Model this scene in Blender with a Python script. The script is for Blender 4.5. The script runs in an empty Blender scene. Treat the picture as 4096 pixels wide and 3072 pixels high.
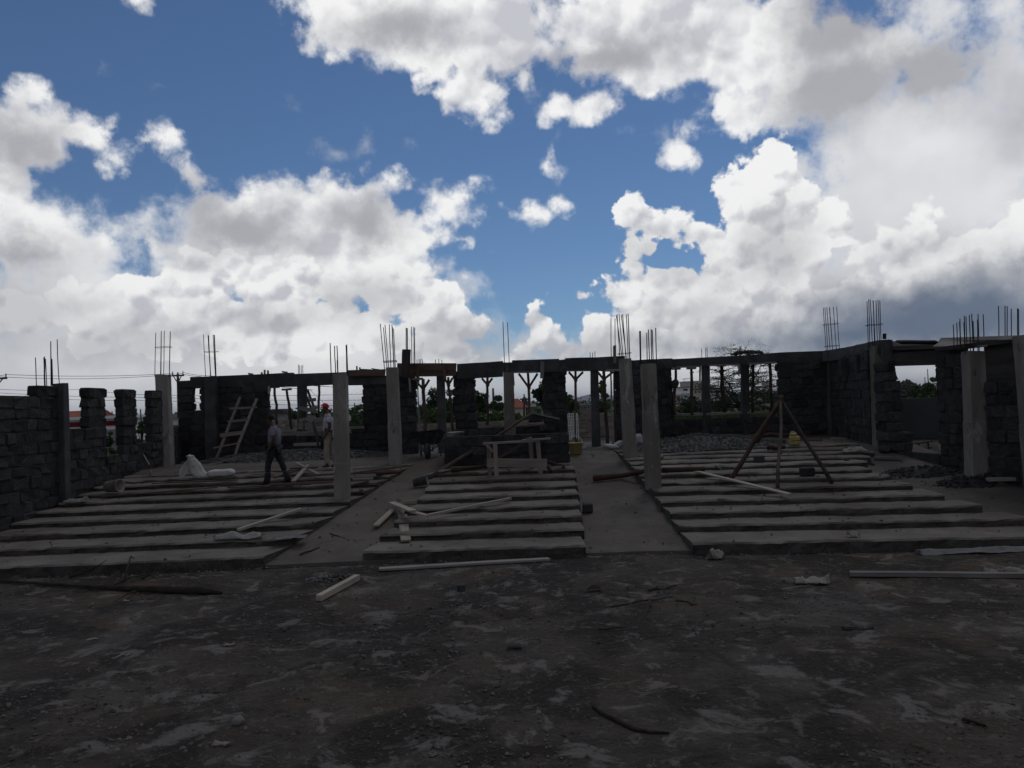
import bpy, bmesh, math, random
from mathutils import Vector, Matrix, Euler
from mathutils import noise as mnoise
random.seed(7)
SC = bpy.context.scene
COL = SC.collection
R = math.radians

# ------------------------------------------------------------------ camera
F_PX = 3077.0                 # focal length in pixels of a 4096 x 3072 frame
CAM_H = 2.75                  # eye height above the yard
PITCH, ROLL = R(1.6), R(2.3)
cam_d = bpy.data.cameras.new('camera')
cam_d.sensor_fit = 'HORIZONTAL'
cam_d.sensor_width = 36.0
cam_d.lens = 36.0 * F_PX / 4096.0
cam_d.clip_start = 0.1
cam_d.clip_end = 60000
cam = bpy.data.objects.new('camera', cam_d)
COL.objects.link(cam)
cam.matrix_world = (Matrix.Translation((0, 0, CAM_H)) @ Matrix.Rotation(math.pi / 2 + PITCH, 4, 'X')
                    @ Matrix.Rotation(-ROLL, 4, 'Z'))
SC.camera = cam
CM = cam.matrix_world.copy()

def ray(px, py):
    """direction, from the camera, of a point measured on the photograph (4096 x 3072)"""
    return (CM.to_3x3() @ Vector(((px - 2048) / F_PX, -(py - 1536) / F_PX, -1.0)))

def at(px, py, D):
    """world point seen at (px, py) whose distance along +Y is D metres"""
    d = ray(px, py)
    return Vector((0, 0, CAM_H)) + d * (D / d.y)

def azel(px, py):
    d = ray(px, py).normalized()
    return math.atan2(d.x, d.y), math.asin(d.z)

# ------------------------------------------------------------------ render look
SC.view_settings.view_transform = 'Standard'
SC.view_settings.look = 'None'
SC.view_settings.exposure = 0.0
SC.view_settings.gamma = 1.0
SC.render.engine = 'CYCLES'
SC.cycles.use_denoising = True
SC.cycles.max_bounces = 6
SC.cycles.diffuse_bounces = 3
SC.cycles.glossy_bounces = 2
SC.cycles.transparent_max_bounces = 12

# ------------------------------------------------------------------ node helpers
class NT:
    def __init__(self, tree):
        self.t = tree
        tree.nodes.clear()
    def n(self, typ, **kw):
        nd = self.t.nodes.new(typ)
        for k, v in kw.items():
            setattr(nd, k, v)
        return nd
    def set(self, sock, v):
        if hasattr(v, 'is_linked') or isinstance(v, bpy.types.NodeSocket):
            self.t.links.new(v, sock)
        else:
            sock.default_value = v
    def math(self, op, a, b=None, c=None, clamp=False):
        nd = self.n('ShaderNodeMath', operation=op, use_clamp=clamp)
        for i, v in enumerate((a, b, c)):
            if v is not None:
                self.set(nd.inputs[i], v)
        return nd.outputs[0]
    def vmath(self, op, a, b=None, c=None):
        nd = self.n('ShaderNodeVectorMath', operation=op)
        for i, v in enumerate((a, b, c)):
            if v is not None:
                if op == 'SCALE' and i == 1:
                    self.set(nd.inputs[3], v)
                else:
                    self.set(nd.inputs[i], v)
        return nd.outputs[1] if op in ('LENGTH', 'DOT_PRODUCT', 'DISTANCE') else nd.outputs[0]
    def noise(self, vec, scale, detail=6, rough=0.55, lac=2.0, dist=0.0, color=False):
        nd = self.n('ShaderNodeTexNoise', noise_dimensions='3D')
        if vec is not None:
            self.set(nd.inputs['Vector'], vec)
        nd.inputs['Scale'].default_value = scale
        nd.inputs['Detail'].default_value = detail
        nd.inputs['Roughness'].default_value = rough
        nd.inputs['Lacunarity'].default_value = lac
        nd.inputs['Distortion'].default_value = dist
        return nd.outputs['Color'] if color else nd.outputs['Fac']
    def voro(self, vec, scale, detail=0, feature='F1', out='Distance', rand=1.0):
        nd = self.n('ShaderNodeTexVoronoi', feature=feature)
        if vec is not None:
            self.set(nd.inputs['Vector'], vec)
        nd.inputs['Scale'].default_value = scale
        if 'Detail' in nd.inputs:
            nd.inputs['Detail'].default_value = detail
        nd.inputs['Randomness'].default_value = rand
        return nd.outputs[out]
    def step(self, v, lo, hi, smooth=True):
        nd = self.n('ShaderNodeMapRange', interpolation_type='SMOOTHSTEP' if smooth else 'LINEAR')
        self.set(nd.inputs['Value'], v)
        nd.inputs['From Min'].default_value = lo
        nd.inputs['From Max'].default_value = hi
        return nd.outputs[0]
    def mix(self, f, a, b, typ='MIX'):
        nd = self.n('ShaderNodeMix', data_type='RGBA', blend_type=typ)
        nd.clamp_factor = True
        self.set(nd.inputs[0], f)
        for s, v in ((nd.inputs[6], a), (nd.inputs[7], b)):
            if isinstance(v, (tuple, list)) and len(v) == 3:
                v = (*v, 1.0)
            self.set(s, v)
        return nd.outputs[2]
    def ramp(self, f, stops, interp='LINEAR'):
        nd = self.n('ShaderNodeValToRGB')
        nd.color_ramp.interpolation = interp
        e = nd.color_ramp.elements
        while len(e) > 1:
            e.remove(e[-1])
        e[0].position, e[0].color = stops[0][0], (*stops[0][1], 1)
        for p, c in stops[1:]:
            x = e.new(p)
            x.color = (*c, 1)
        self.set(nd.inputs[0], f)
        return nd.outputs[0]
# ------------------------------------------------------------------ world: blue sky with cumulus clouds
SUN_EL, SUN_AZ = R(56), R(28)          # the sun stands ahead, high and to the right, behind cloud
world = bpy.data.worlds.new('World')
SC.world = world
world.use_nodes = True
world.cycles.sampling_method = 'NONE'
W = NT(world.node_tree)
w_out = W.n('ShaderNodeOutputWorld')
w_bg = W.n('ShaderNodeBackground')
W.t.links.new(w_bg.outputs[0], w_out.inputs[0])
SKY_STRENGTH = 0.06
w_bg.inputs[1].default_value = SKY_STRENGTH
sky = W.n('ShaderNodeTexSky', sky_type='NISHITA')
sky.sun_disc = False
sky.sun_elevation = SUN_EL
sky.sun_rotation = SUN_AZ
sky.altitude = 1600
sky.air_density = 1.0
sky.dust_density = 0.25
sky.ozone_density = 2.2
tc = W.n('ShaderNodeTexCoord')
dirv = W.vmath('NORMALIZE', tc.outputs['Generated'])
sep = W.n('ShaderNodeSeparateXYZ')
W.t.links.new(dirv, sep.inputs[0])
w_az = W.math('ARCTAN2', sep.outputs[0], sep.outputs[1])
w_el = W.math('ARCSINE', sep.outputs[2])
comb = W.n('ShaderNodeCombineXYZ')
W.t.links.new(w_az, comb.inputs[0])
W.t.links.new(w_el, comb.inputs[1])
ang = comb.outputs[0]
# ragged edges: the angular position is displaced by turbulence before the cloud shapes are looked up
def centred(c, amp):
    return W.vmath('MULTIPLY', W.vmath('SUBTRACT', c, (0.5, 0.5, 0.5)), (amp, amp, 0))
warp_big = centred(W.noise(dirv, 7.0, 2, 0.5, color=True), 0.050)
warp_small = centred(W.noise(dirv, 28.0, 5, 0.62, color=True), 0.038)
pos = W.vmath('ADD', ang, W.vmath('ADD', warp_big, warp_small))
sunward = Vector((-0.006, 0.0, 0.022))
n_fine = W.noise(dirv, 26.0, 5, 0.62)
n_puff = W.voro(W.vmath('ADD', dirv, warp_small), 23.0, 1)
n_lit0 = W.noise(dirv, 9.0, 5, 0.52)
n_lit1 = W.noise(W.vmath('ADD', dirv, tuple(sunward)), 9.0, 5, 0.52)
relief = W.math('SUBTRACT', n_lit0, n_lit1)
n_puff1 = W.voro(W.vmath('ADD', W.vmath('ADD', dirv, warp_small), (-0.005, 0.0, 0.011)), 23.0, 1)
puffs = W.math('SUBTRACT', n_puff1, n_puff)          # > 0 on the side of a puff that faces the light
n_soft = W.noise(dirv, 5.0, 3, 0.5)

def half(side):
    def f(cx, cy, rx, ry):
        k = 2048.0 / 2212.0
        return (cx * k + (2048 if side else 0), cy * k, rx * k, ry * k)
    return f
LH, RH = half(0), half(1)

INFL = 1.32
def field(blobs, k=0.018):
    acc = None
    for (px, py, rx, ry) in blobs:
        a, e = azel(px, py)
        c = math.cos(math.atan((px - 2048) / F_PX)) ** 2
        sx, sy = rx / F_PX * c, ry / F_PX * 0.95
        m = (sx * sy) ** 0.5
        sx, sy = sx * INFL, sy * INFL
        v = W.vmath('MULTIPLY_ADD', pos, (1 / sx, 1 / sy, 0), (-a / sx, -e / sy, 0))
        ln = W.vmath('LENGTH', v)
        f = W.math('MULTIPLY_ADD', ln, -m, m)
        acc = f if acc is None else W.math('SMOOTH_MAX', acc, f, k)
    return acc

def detail(F, fine=0.045, puff=0.03):
    a = W.math('MULTIPLY_ADD', n_fine, fine, -fine * 0.5)
    b = W.math('MULTIPLY_ADD', n_puff, -puff, puff * 0.42)
    return W.math('ADD', F, W.math('ADD', a, b))

# --- generic broken cumulus everywhere outside the part of the sky the photograph shows
n_gen = W.noise(dirv, 2.6, 3, 0.55)
behind = W.step(sep.outputs[1], 0.80, 0.60)
gen = W.math('MULTIPLY', W.math('SUBTRACT', n_gen, 0.40), 0.55)
gen = W.math('ADD', gen, W.math('MULTIPLY_ADD', behind, 1.0, -1.0))

back_blobs = [LH(1250, 1080, 620, 260), LH(40, 900, 190, 330), LH(1900, 1330, 200, 230),
              RH(1800, 800, 620, 380), RH(2200, 420, 260, 380), RH(1850, 480, 450, 160), RH(1450, 430, 300, 150), RH(1500, 1350, 900, 300),
              LH(1000, 1560, 1300, 210), LH(250, 1250, 420, 330), RH(900, 1500, 900, 150), RH(1150, 400, 300, 170),
              RH(1900, 60, 320, 160)]
mid_blobs = [LH(190, 470, 150, 100), LH(130, 590, 270, 130), LH(430, 600, 210, 95), LH(700, 610, 135, 105),
             LH(480, 680, 115, 60), LH(40, 800, 150, 230), LH(90, 1040, 240, 160), LH(200, 1120, 130, 80),
             LH(880, 860, 95, 140), LH(1010, 980, 220, 110), LH(1250, 910, 170, 110), LH(1500, 880, 210, 100),
             LH(1690, 830, 100, 85), LH(1420, 1040, 470, 200), LH(1250, 960, 420, 130), LH(660, 1050, 130, 95), LH(440, 1005, 120, 34),
             LH(1940, 920, 140, 115), LH(2140, 900, 70, 70), LH(1980, 1050, 120, 55), LH(2060, 780, 50, 30),
             LH(1500, 50, 270, 130), LH(1800, 110, 360, 200), LH(2050, 350, 170, 160), LH(1480, 190, 120, 90),
             LH(2200, 120, 260, 180), LH(590, 10, 105, 75),
             RH(550, 120, 430, 200), RH(650, 300, 300, 120), RH(1020, 190, 330, 210), RH(270, 470, 180, 95),
             RH(150, 690, 55, 80), RH(740, 660, 105, 120), RH(1010, 490, 200, 120), RH(1380, 300, 330, 190),
             RH(190, 900, 75, 70), RH(60, 930, 100, 60), RH(1830, 290, 250, 130)]
front_blobs = [LH(560, 1230, 160, 90), LH(900, 1180, 130, 110), LH(1250, 1250, 330, 130), LH(650, 1350, 420, 170),
               LH(1700, 1260, 170, 150), LH(1890, 1270, 110, 160), LH(1950, 1430, 140, 150), LH(1300, 1420, 600, 130),
               LH(80, 1330, 230, 110), LH(1330, 1530, 90, 60), LH(1590, 1530, 80, 50),
               RH(1090, 690, 165, 110), RH(1080, 850, 190, 190), RH(1150, 1020, 270, 230), RH(590, 960, 130, 120), RH(640, 1010, 130, 110),
               RH(600, 1080, 120, 90), RH(790, 1060, 120, 95), RH(900, 1060, 150, 95), RH(1380, 990, 105, 105),
               RH(480, 1240, 105, 110), RH(720, 1290, 360, 150), RH(600, 1450, 360, 160), RH(265, 1280, 125, 62),
               RH(115, 1390, 90, 95), RH(190, 1460, 140, 95), RH(60, 1520, 110, 70), RH(1000, 1350, 380, 170)]
bank_blobs = [RH(1790, 950, 130, 120), RH(1680, 1080, 230, 110), RH(1920, 960, 60, 70), RH(2050, 1060, 200, 100),
              RH(1440, 1220, 160, 85), RH(1240, 1330, 140, 65), RH(1850, 1170, 420, 100), RH(2190, 1000, 120, 180),
              RH(1500, 1290, 500, 75)]
wisp_blobs = [LH(450, 293, 75, 20), LH(680, 370, 50, 28), LH(1235, 445, 38, 28), LH(970, 510, 34, 28),
              LH(1440, 660, 130, 60), LH(1570, 640, 60, 50), LH(1780, 640, 50, 28), LH(640, 770, 40, 16),
              LH(470, 1100, 45, 40), LH(300, 955, 28, 20), LH(190, 810, 60, 30), LH(2150, 1095, 40, 20),
              RH(470, 570, 75, 26), RH(190, 600, 50, 40), RH(60, 300, 90, 90), RH(270, 1410, 80, 40),
              RH(650, 570, 70, 60), RH(1500, 640, 70, 60)]
dark_blobs = [LH(880, 930, 80, 120), LH(1580, 960, 130, 70), LH(650, 1440, 200, 60), LH(350, 1330, 120, 60), RH(1150, 1080, 130, 130), RH(800, 1350, 160, 40), RH(1000, 1420, 200, 40), LH(1700, 150, 200, 60), RH(400, 250, 250, 50), RH(1750, 1090, 150, 50), RH(1820, 320, 250, 110), RH(1400, 410, 230, 130), RH(1380, 110, 200, 130), RH(2190, 545, 60, 80),
              LH(70, 1330, 240, 110), LH(60, 1120, 230, 60), LH(1180, 1350, 230, 50), LH(1010, 1010, 240, 80),
              LH(1560, 1290, 150, 80), LH(1950, 1460, 180, 60), LH(100, 640, 180, 90), RH(450, 1500, 260, 60),
              RH(260, 1500, 130, 40), RH(1500, 1260, 260, 55), RH(2000, 1230, 300, 60), RH(720, 1180, 90, 60),
              RH(950, 1250, 60, 30), LH(500, 1500, 300, 60), RH(600, 1120, 120, 60)]
storm_blobs = [RH(1900, 1400, 620, 130), RH(1480, 1450, 430, 85), RH(1700, 1330, 450, 70), RH(2200, 1180, 130, 70), RH(1050, 1480, 300, 40)]

WHITE, PEARL, GREY, SLATE = (0.92, 0.92, 0.92), (0.56, 0.57, 0.615), (0.39, 0.395, 0.425), (0.085, 0.125, 0.195)
DIM_CLOUD = (0.235, 0.24, 0.26)            # unseen clouds overhead and behind, greyed to dim the light on the site
dark = W.step(W.math('ADD', field(dark_blobs, 0.02), W.math('MULTIPLY_ADD', n_fine, 0.05, -0.02)), -0.02, 0.035)
storm = W.step(W.math('ADD', field(storm_blobs, 0.03), W.math('MULTIPLY_ADD', n_fine, 0.03, -0.02)), -0.03, 0.05)
soft = W.math('MULTIPLY_ADD', n_soft, 2.2, -1.08)

def shade(F, depth, dk=0.8, rel=2.2, lo=PEARL, puff=1.0):
    """bright rims where the light comes through, grey where the cloud is deep, puffs relieved towards the sun"""
    t = W.math('MULTIPLY_ADD', W.step(F, 0.0, depth), 0.62, soft)
    t = W.math('MULTIPLY_ADD', puffs, -puff, t)
    t = W.math('MULTIPLY_ADD', relief, -rel, t, clamp=True)
    c = W.mix(t, WHITE, lo)
    return W.mix(W.math('MULTIPLY', dark, dk), c, GREY)

def over(base, col, F, edge, alpha=1.0, lo=0.0):
    m = W.step(F, lo, lo + edge)
    if alpha != 1.0:
        m = W.math('MULTIPLY', m, alpha)
    return W.mix(m, base, col)

# everything below is written as picture brightness, so the Nishita colour is first brought to the same scale
inv = 1.0 / SKY_STRENGTH
blue = W.mix(1.0, sky.outputs[0], (SKY_STRENGTH * 0.76, SKY_STRENGTH * 0.93, SKY_STRENGTH * 1.08), 'MULTIPLY')
veil = W.math('MULTIPLY_ADD', w_el, -0.9, 0.075)         # thickening cloud towards the horizon
Fb = detail(W.math('SMOOTH_MAX', field(back_blobs, 0.04), veil, 0.05), 0.10, 0.02)
Fm = detail(field(mid_blobs, 0.022), 0.050, 0.026)
Ff = detail(field(front_blobs, 0.012), 0.040, 0.034)
Fk = detail(field(bank_blobs, 0.012), 0.036, 0.032)
Fw = W.math('ADD', field(wisp_blobs, 0.004), W.math('MULTIPLY_ADD', n_fine, 0.075, -0.041))
c = over(blue, shade(Fb, 0.05, 0.6, 0.9, (0.58, 0.59, 0.625), 0.0), Fb, 0.05, 0.97)
c = over(c, shade(Fm, 0.09, 0.95, 3.2, puff=1.2), Fm, 0.022)
c = over(c, shade(Ff, 0.10, 0.6, 3.4, puff=2.4), Ff, 0.007)
c = W.mix(W.math('MULTIPLY', storm, 0.94), c, SLATE)
c = over(c, W.mix(W.math('MULTIPLY', storm, 0.95), shade(Fk, 0.10, 0.6, 3.4, puff=2.4), SLATE), Fk, 0.008)
c = over(c, (0.56, 0.59, 0.64), Fw, 0.035, 0.55)
c = over(c, W.mix(W.step(n_soft, 0.4, 0.65), DIM_CLOUD, (0.32, 0.325, 0.345)), gen, 0.05, 0.97)
final = W.mix(1.0, c, (inv, inv, inv), 'MULTIPLY')
W.t.links.new(final, w_bg.inputs[0])

# ------------------------------------------------------------------ the sun, veiled by cloud
sun_d = bpy.data.lights.new('sun', 'SUN')
sun_d.energy = 0.5
sun_d.angle = R(20)
sun_d.color = (1.0, 0.96, 0.9)
sun_o = bpy.data.objects.new('sun', sun_d)
COL.objects.link(sun_o)
to_sun = Vector((math.sin(SUN_AZ) * math.cos(SUN_EL), math.cos(SUN_AZ) * math.cos(SUN_EL), math.sin(SUN_EL)))
sun_o.rotation_euler = (-to_sun).to_track_quat('-Z', 'Y').to_euler()
# ------------------------------------------------------------------ materials
MATS = {}
# per-surface factor on the base colours, tuned by eye to the wanted darkness
ALBEDO = dict(soil=0.50, screed=0.60, step_concrete=0.76, riser_concrete=0.62, stone=0.50, mortar=0.62, concrete=0.86, beam_concrete=0.48, wood_pale=0.78,
              wood_grey=0.80, wood_brown=0.55, pole_wood=0.62, pole_red=0.45, sack=0.78, sack_grey=0.85, paper=0.75, yellow_plastic=0.55, grey_plastic=0.85,
              gravel=0.36, pebble=0.80, white_paint=0.95, panel_grey=0.5, wall_tan=0.95, red_paint=0.4, grass=0.8, dark_timber=0.7)
def mat(name, cols, scale=3.0, rough=0.9, bump=0.3, bscale=None, rnd=0.25, spots=None, stretch=(1, 1, 1),
        detail=7, dist=0.02, space='Object', metal=0.0, spec=0.25, lo=0.35, hi=0.65):
    """two-tone mottled surface: noise between cols, optional shaped spots, random value per object, fine relief"""
    k_ = ALBEDO.get(name, 1.0)
    cols = [tuple(v * k_ for v in c_) for c_ in cols]
    spots = [(a_, b_, c_, tuple(v * k_ for v in d_), e_) for (a_, b_, c_, d_, e_) in (spots or [])]
    m = bpy.data.materials.new(name)
    m.use_nodes = True
    N = NT(m.node_tree)
    out = N.n('ShaderNodeOutputMaterial')
    b = N.n('ShaderNodeBsdfPrincipled')
    N.t.links.new(b.outputs[0], out.inputs[0])
    if space == 'World':
        v = N.n('ShaderNodeNewGeometry').outputs['Position']
    else:
        v = N.n('ShaderNodeTexCoord').outputs['Object']
    oi = N.n('ShaderNodeObjectInfo')
    if space != 'World':
        v = N.vmath('ADD', v, N.vmath('SCALE', oi.outputs['Location'], 1.7))
    if stretch != (1, 1, 1):
        v = N.vmath('MULTIPLY', v, stretch)
    f = N.step(N.noise(v, scale, detail, 0.62), lo, hi)
    c = N.mix(f, cols[0], cols[1])
    if len(cols) > 2:
        c = N.mix(N.step(N.noise(v, scale * 0.23, 4, 0.6), 0.48, 0.66), c, cols[2])
    if spots:
        for (sc, th, wd, colr, amt) in spots:
            k = N.step(N.noise(v, sc, 6, 0.65, dist=0.6), th, th + wd)
            c = N.mix(N.math('MULTIPLY', k, amt), c, colr)
    if rnd:
        k = N.math('MULTIPLY_ADD', oi.outputs['Random'], 2 * rnd, 1 - rnd)
        cc = N.n('ShaderNodeCombineXYZ')
        for i in range(3):
            N.t.links.new(k, cc.inputs[i])
        c = N.mix(1.0, c, cc.outputs[0], 'MULTIPLY')
    N.t.links.new(c, b.inputs['Base Color'])
    b.inputs['Roughness'].default_value = rough
    b.inputs['Metallic'].default_value = metal
    b.inputs['Specular IOR Level'].default_value = spec
    if bump:
        bn = N.n('ShaderNodeBump')
        bn.inputs['Strength'].default_value = bump
        bn.inputs['Distance'].default_value = dist
        N.t.links.new(N.noise(v, bscale or scale * 6, 5, 0.65), bn.inputs['Height'])
        N.t.links.new(bn.outputs[0], b.inputs['Normal'])
    MATS[name] = m
    return m

mat('soil', [(0.052, 0.040, 0.029), (0.118, 0.100, 0.082), (0.082, 0.056, 0.037)], 1.6, bump=1.0, bscale=9, dist=0.07, detail=10,
    rnd=0, space='World', lo=0.32, hi=0.72,
    spots=[(0.42, 0.47, 0.24, (0.160, 0.136, 0.113), 0.8), (0.26, 0.50, 0.18, (0.14, 0.087, 0.050), 0.75), (0.62, 0.455, 0.11, (0.025, 0.019, 0.013), 0.88),
           (1.9, 0.545, 0.09, (0.27, 0.252, 0.232), 0.8), (0.33, 0.56, 0.14, (0.21, 0.195, 0.178), 0.55), (5.5, 0.57, 0.08, (0.23, 0.214, 0.196), 0.6),
           (13.0, 0.60, 0.07, (0.23, 0.215, 0.195), 0.55), (10.0, 0.60, 0.07, (0.018, 0.014, 0.010), 0.65), (26.0, 0.60, 0.06, (0.22, 0.205, 0.19), 0.55), (22.0, 0.61, 0.05, (0.015, 0.012, 0.009), 0.7)])
mat('screed', [(0.120, 0.104, 0.089), (0.165, 0.145, 0.126), (0.102, 0.083, 0.067)], 1.3, bump=0.6, bscale=14, rnd=0.07,
    space='World', dist=0.02, spots=[(2.2, 0.58, 0.1, (0.075, 0.066, 0.058), 0.7), (1.0, 0.62, 0.08, (0.20, 0.19, 0.185), 0.5)])
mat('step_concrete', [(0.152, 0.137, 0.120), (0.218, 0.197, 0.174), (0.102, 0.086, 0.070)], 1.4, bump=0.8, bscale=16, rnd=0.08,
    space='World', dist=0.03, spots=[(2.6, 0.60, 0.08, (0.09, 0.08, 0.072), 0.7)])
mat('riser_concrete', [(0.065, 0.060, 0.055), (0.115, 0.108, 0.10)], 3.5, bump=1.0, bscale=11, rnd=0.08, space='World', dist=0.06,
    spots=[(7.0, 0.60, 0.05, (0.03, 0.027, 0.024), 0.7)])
mat('stone', [(0.058, 0.056, 0.058), (0.105, 0.102, 0.103)], 4.0, bump=1.0, bscale=12, rnd=0.45, dist=0.05,
    spots=[(3.0, 0.62, 0.06, (0.15, 0.145, 0.14), 0.5)])
mat('mortar', [(0.04, 0.039, 0.038), (0.085, 0.082, 0.08)], 5.0, bump=1.0, dist=0.04, rnd=0.1)
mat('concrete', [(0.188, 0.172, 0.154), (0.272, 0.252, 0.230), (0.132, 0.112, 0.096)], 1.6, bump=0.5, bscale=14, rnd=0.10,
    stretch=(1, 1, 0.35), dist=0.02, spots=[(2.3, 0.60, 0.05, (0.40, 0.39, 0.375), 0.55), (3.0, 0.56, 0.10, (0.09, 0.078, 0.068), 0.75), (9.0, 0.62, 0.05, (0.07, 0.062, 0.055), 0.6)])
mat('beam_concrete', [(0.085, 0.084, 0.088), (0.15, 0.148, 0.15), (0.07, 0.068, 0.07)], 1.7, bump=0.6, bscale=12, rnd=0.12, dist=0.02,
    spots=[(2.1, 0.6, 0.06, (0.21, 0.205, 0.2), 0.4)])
mat('dark_timber', [(0.035, 0.032, 0.030), (0.07, 0.064, 0.06)], 3.0, bump=0.4, rnd=0.2, stretch=(0.2, 1, 1))
mat('wood_pale', [(0.27, 0.235, 0.195), (0.40, 0.355, 0.30)], 6.0, bump=0.5, rnd=0.25, stretch=(0.12, 1, 1), bscale=18,
    spots=[(2.0, 0.6, 0.1, (0.16, 0.13, 0.105), 0.6)])
mat('wood_grey', [(0.19, 0.175, 0.16), (0.30, 0.285, 0.27)], 6.0, bump=0.5, rnd=0.25, stretch=(0.12, 1, 1), bscale=18)
mat('wood_dull', [(0.15, 0.125, 0.108), (0.225, 0.19, 0.165)], 6.0, bump=0.5, rnd=0.25, stretch=(0.12, 1, 1), bscale=18)
mat('wood_brown', [(0.115, 0.075, 0.055), (0.20, 0.135, 0.10)], 6.0, bump=0.5, rnd=0.2, stretch=(0.12, 1, 1), bscale=18)
mat('pole_wood', [(0.085, 0.066, 0.052), (0.15, 0.118, 0.095)], 5.0, bump=0.7, rnd=0.25, stretch=(1, 1, 0.25))
mat('pole_red', [(0.075, 0.038, 0.027), (0.125, 0.068, 0.050)], 5.0, bump=0.7, rnd=0.2, stretch=(1, 1, 0.25))
mat('bark', [(0.028, 0.021, 0.017), (0.055, 0.042, 0.034)], 6.0, bump=1.0, rnd=0.15, dist=0.05)
mat('rebar', [(0.030, 0.022, 0.019), (0.062, 0.040, 0.030)], 12.0, rough=0.75, bump=0.2, rnd=0.2, metal=0.3)
mat('sack', [(0.50, 0.49, 0.47), (0.64, 0.63, 0.61)], 4.0, bump=0.6, bscale=25, rnd=0.08, spots=[(3.0, 0.6, 0.06, (0.28, 0.26, 0.24), 0.6)])
mat('sack_grey', [(0.26, 0.26, 0.26), (0.38, 0.38, 0.385)], 4.0, bump=0.5, bscale=25, rnd=0.1)
mat('paper', [(0.52, 0.50, 0.46), (0.62, 0.59, 0.54)], 6.0, bump=0.4, rnd=0.2, spots=[(5.0, 0.6, 0.05, (0.25, 0.19, 0.14), 0.6)])
mat('yellow_plastic', [(0.56, 0.44, 0.15), (0.66, 0.53, 0.20)], 3.0, rough=0.5, bump=0.1, rnd=0.08, spec=0.4,
    spots=[(4.0, 0.6, 0.06, (0.30, 0.25, 0.14), 0.6)])
mat('grey_plastic', [(0.20, 0.185, 0.165), (0.31, 0.29, 0.265)], 3.0, rough=0.6, bump=0.2, rnd=0.1, spec=0.4,
    spots=[(4.0, 0.56, 0.08, (0.14, 0.125, 0.11), 0.6)])
mat('rubber', [(0.030, 0.032, 0.036), (0.055, 0.057, 0.062)], 8.0, bump=0.3, rnd=0.0)
mat('dark_metal', [(0.035, 0.035, 0.04), (0.08, 0.075, 0.075)], 6.0, rough=0.6, bump=0.3, rnd=0.1, metal=0.2)
mat('white_paint', [(0.60, 0.60, 0.59), (0.74, 0.74, 0.73)], 5.0, rough=0.6, bump=0.1, rnd=0.05)
mat('gravel', [(0.15, 0.15, 0.152), (0.30, 0.30, 0.305)], 9.0, bump=1.0, rnd=0.0, dist=0.03, space='World')
mat('pebble', [(0.070, 0.066, 0.062), (0.17, 0.163, 0.155)], 2.5, bump=0.6, rnd=0.1, space='World', lo=0.42, hi=0.6)
mat('panel_grey', [(0.13, 0.14, 0.15), (0.165, 0.175, 0.185)], 1.0, rough=0.7, bump=0.1, rnd=0.0)
mat('grass', [(0.045, 0.085, 0.020), (0.085, 0.135, 0.035)], 2.0, bump=0, rnd=0.1, space='World')
def leaf_mat(name, c0, c1):
    m = mat(name, [c0, c1], 1.3, rough=0.7, bump=0, rnd=0.0, space='World', lo=0.4, hi=0.6)
    return m
leaf_mat('leaf_dark', (0.016, 0.030, 0.010), (0.050, 0.085, 0.024))
leaf_mat('leaf_mid', (0.028, 0.055, 0.013), (0.075, 0.125, 0.032))
leaf_mat('leaf_acacia', (0.022, 0.034, 0.016), (0.050, 0.070, 0.032))
mat('skin', [(0.055, 0.030, 0.020), (0.075, 0.042, 0.028)], 5.0, rough=0.55, bump=0.05, rnd=0)
mat('hair', [(0.006, 0.006, 0.006), (0.012, 0.011, 0.011)], 20, bump=0.3, rnd=0)
mat('shirt_mauve', [(0.135, 0.13, 0.165), (0.185, 0.18, 0.215)], 7.0, bump=0.4, bscale=9, rnd=0)
mat('shirt_print', [(0.33, 0.31, 0.36), (0.42, 0.40, 0.45)], 6.0, bump=0.3, rnd=0, bscale=9,
    spots=[(16.0, 0.56, 0.03, (0.66, 0.64, 0.64), 0.9), (11.0, 0.58, 0.03, (0.20, 0.18, 0.24), 0.8)])
mat('trousers_navy', [(0.016, 0.016, 0.022), (0.03, 0.03, 0.038)], 8.0, bump=0.3, rnd=0)
mat('trousers_khaki', [(0.21, 0.18, 0.145), (0.29, 0.25, 0.20)], 7.0, bump=0.4, bscale=9, rnd=0)
mat('boot', [(0.010, 0.010, 0.011), (0.02, 0.02, 0.021)], 8.0, rough=0.5, bump=0.1, rnd=0)
mat('red_cloth', [(0.42, 0.012, 0.014), (0.55, 0.022, 0.022)], 8.0, bump=0.2, rnd=0)
mat('wall_white', [(0.68, 0.67, 0.65), (0.76, 0.75, 0.73)], 0.5, bump=0.1, rnd=0.04)
mat('wall_cream', [(0.50, 0.44, 0.36), (0.58, 0.51, 0.42)], 0.5, bump=0.1, rnd=0.04)
mat('wall_tan', [(0.20, 0.17, 0.14), (0.28, 0.245, 0.21)], 2.0, bump=0.5, rnd=0.25)
mat('roof_red', [(0.24, 0.075, 0.050), (0.33, 0.115, 0.080)], 1.0, bump=0.3, rnd=0.1)
mat('roof_grey', [(0.22, 0.21, 0.21), (0.30, 0.29, 0.29)], 1.0, bump=0.3, rnd=0.1)
mat('red_paint', [(0.30, 0.010, 0.016), (0.36, 0.015, 0.022)], 1.0, bump=0.05, rnd=0.0)
mat('window_dark', [(0.02, 0.022, 0.025), (0.035, 0.037, 0.04)], 1.0, rough=0.25, bump=0, rnd=0.0, spec=0.5)
mat('hill', [(0.075, 0.085, 0.075), (0.11, 0.115, 0.10)], 0.002, bump=0, rnd=0.0)
mat('green_sheet', [(0.10, 0.20, 0.055), (0.14, 0.26, 0.075)], 2.0, bump=0.2, rnd=0.0)

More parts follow.
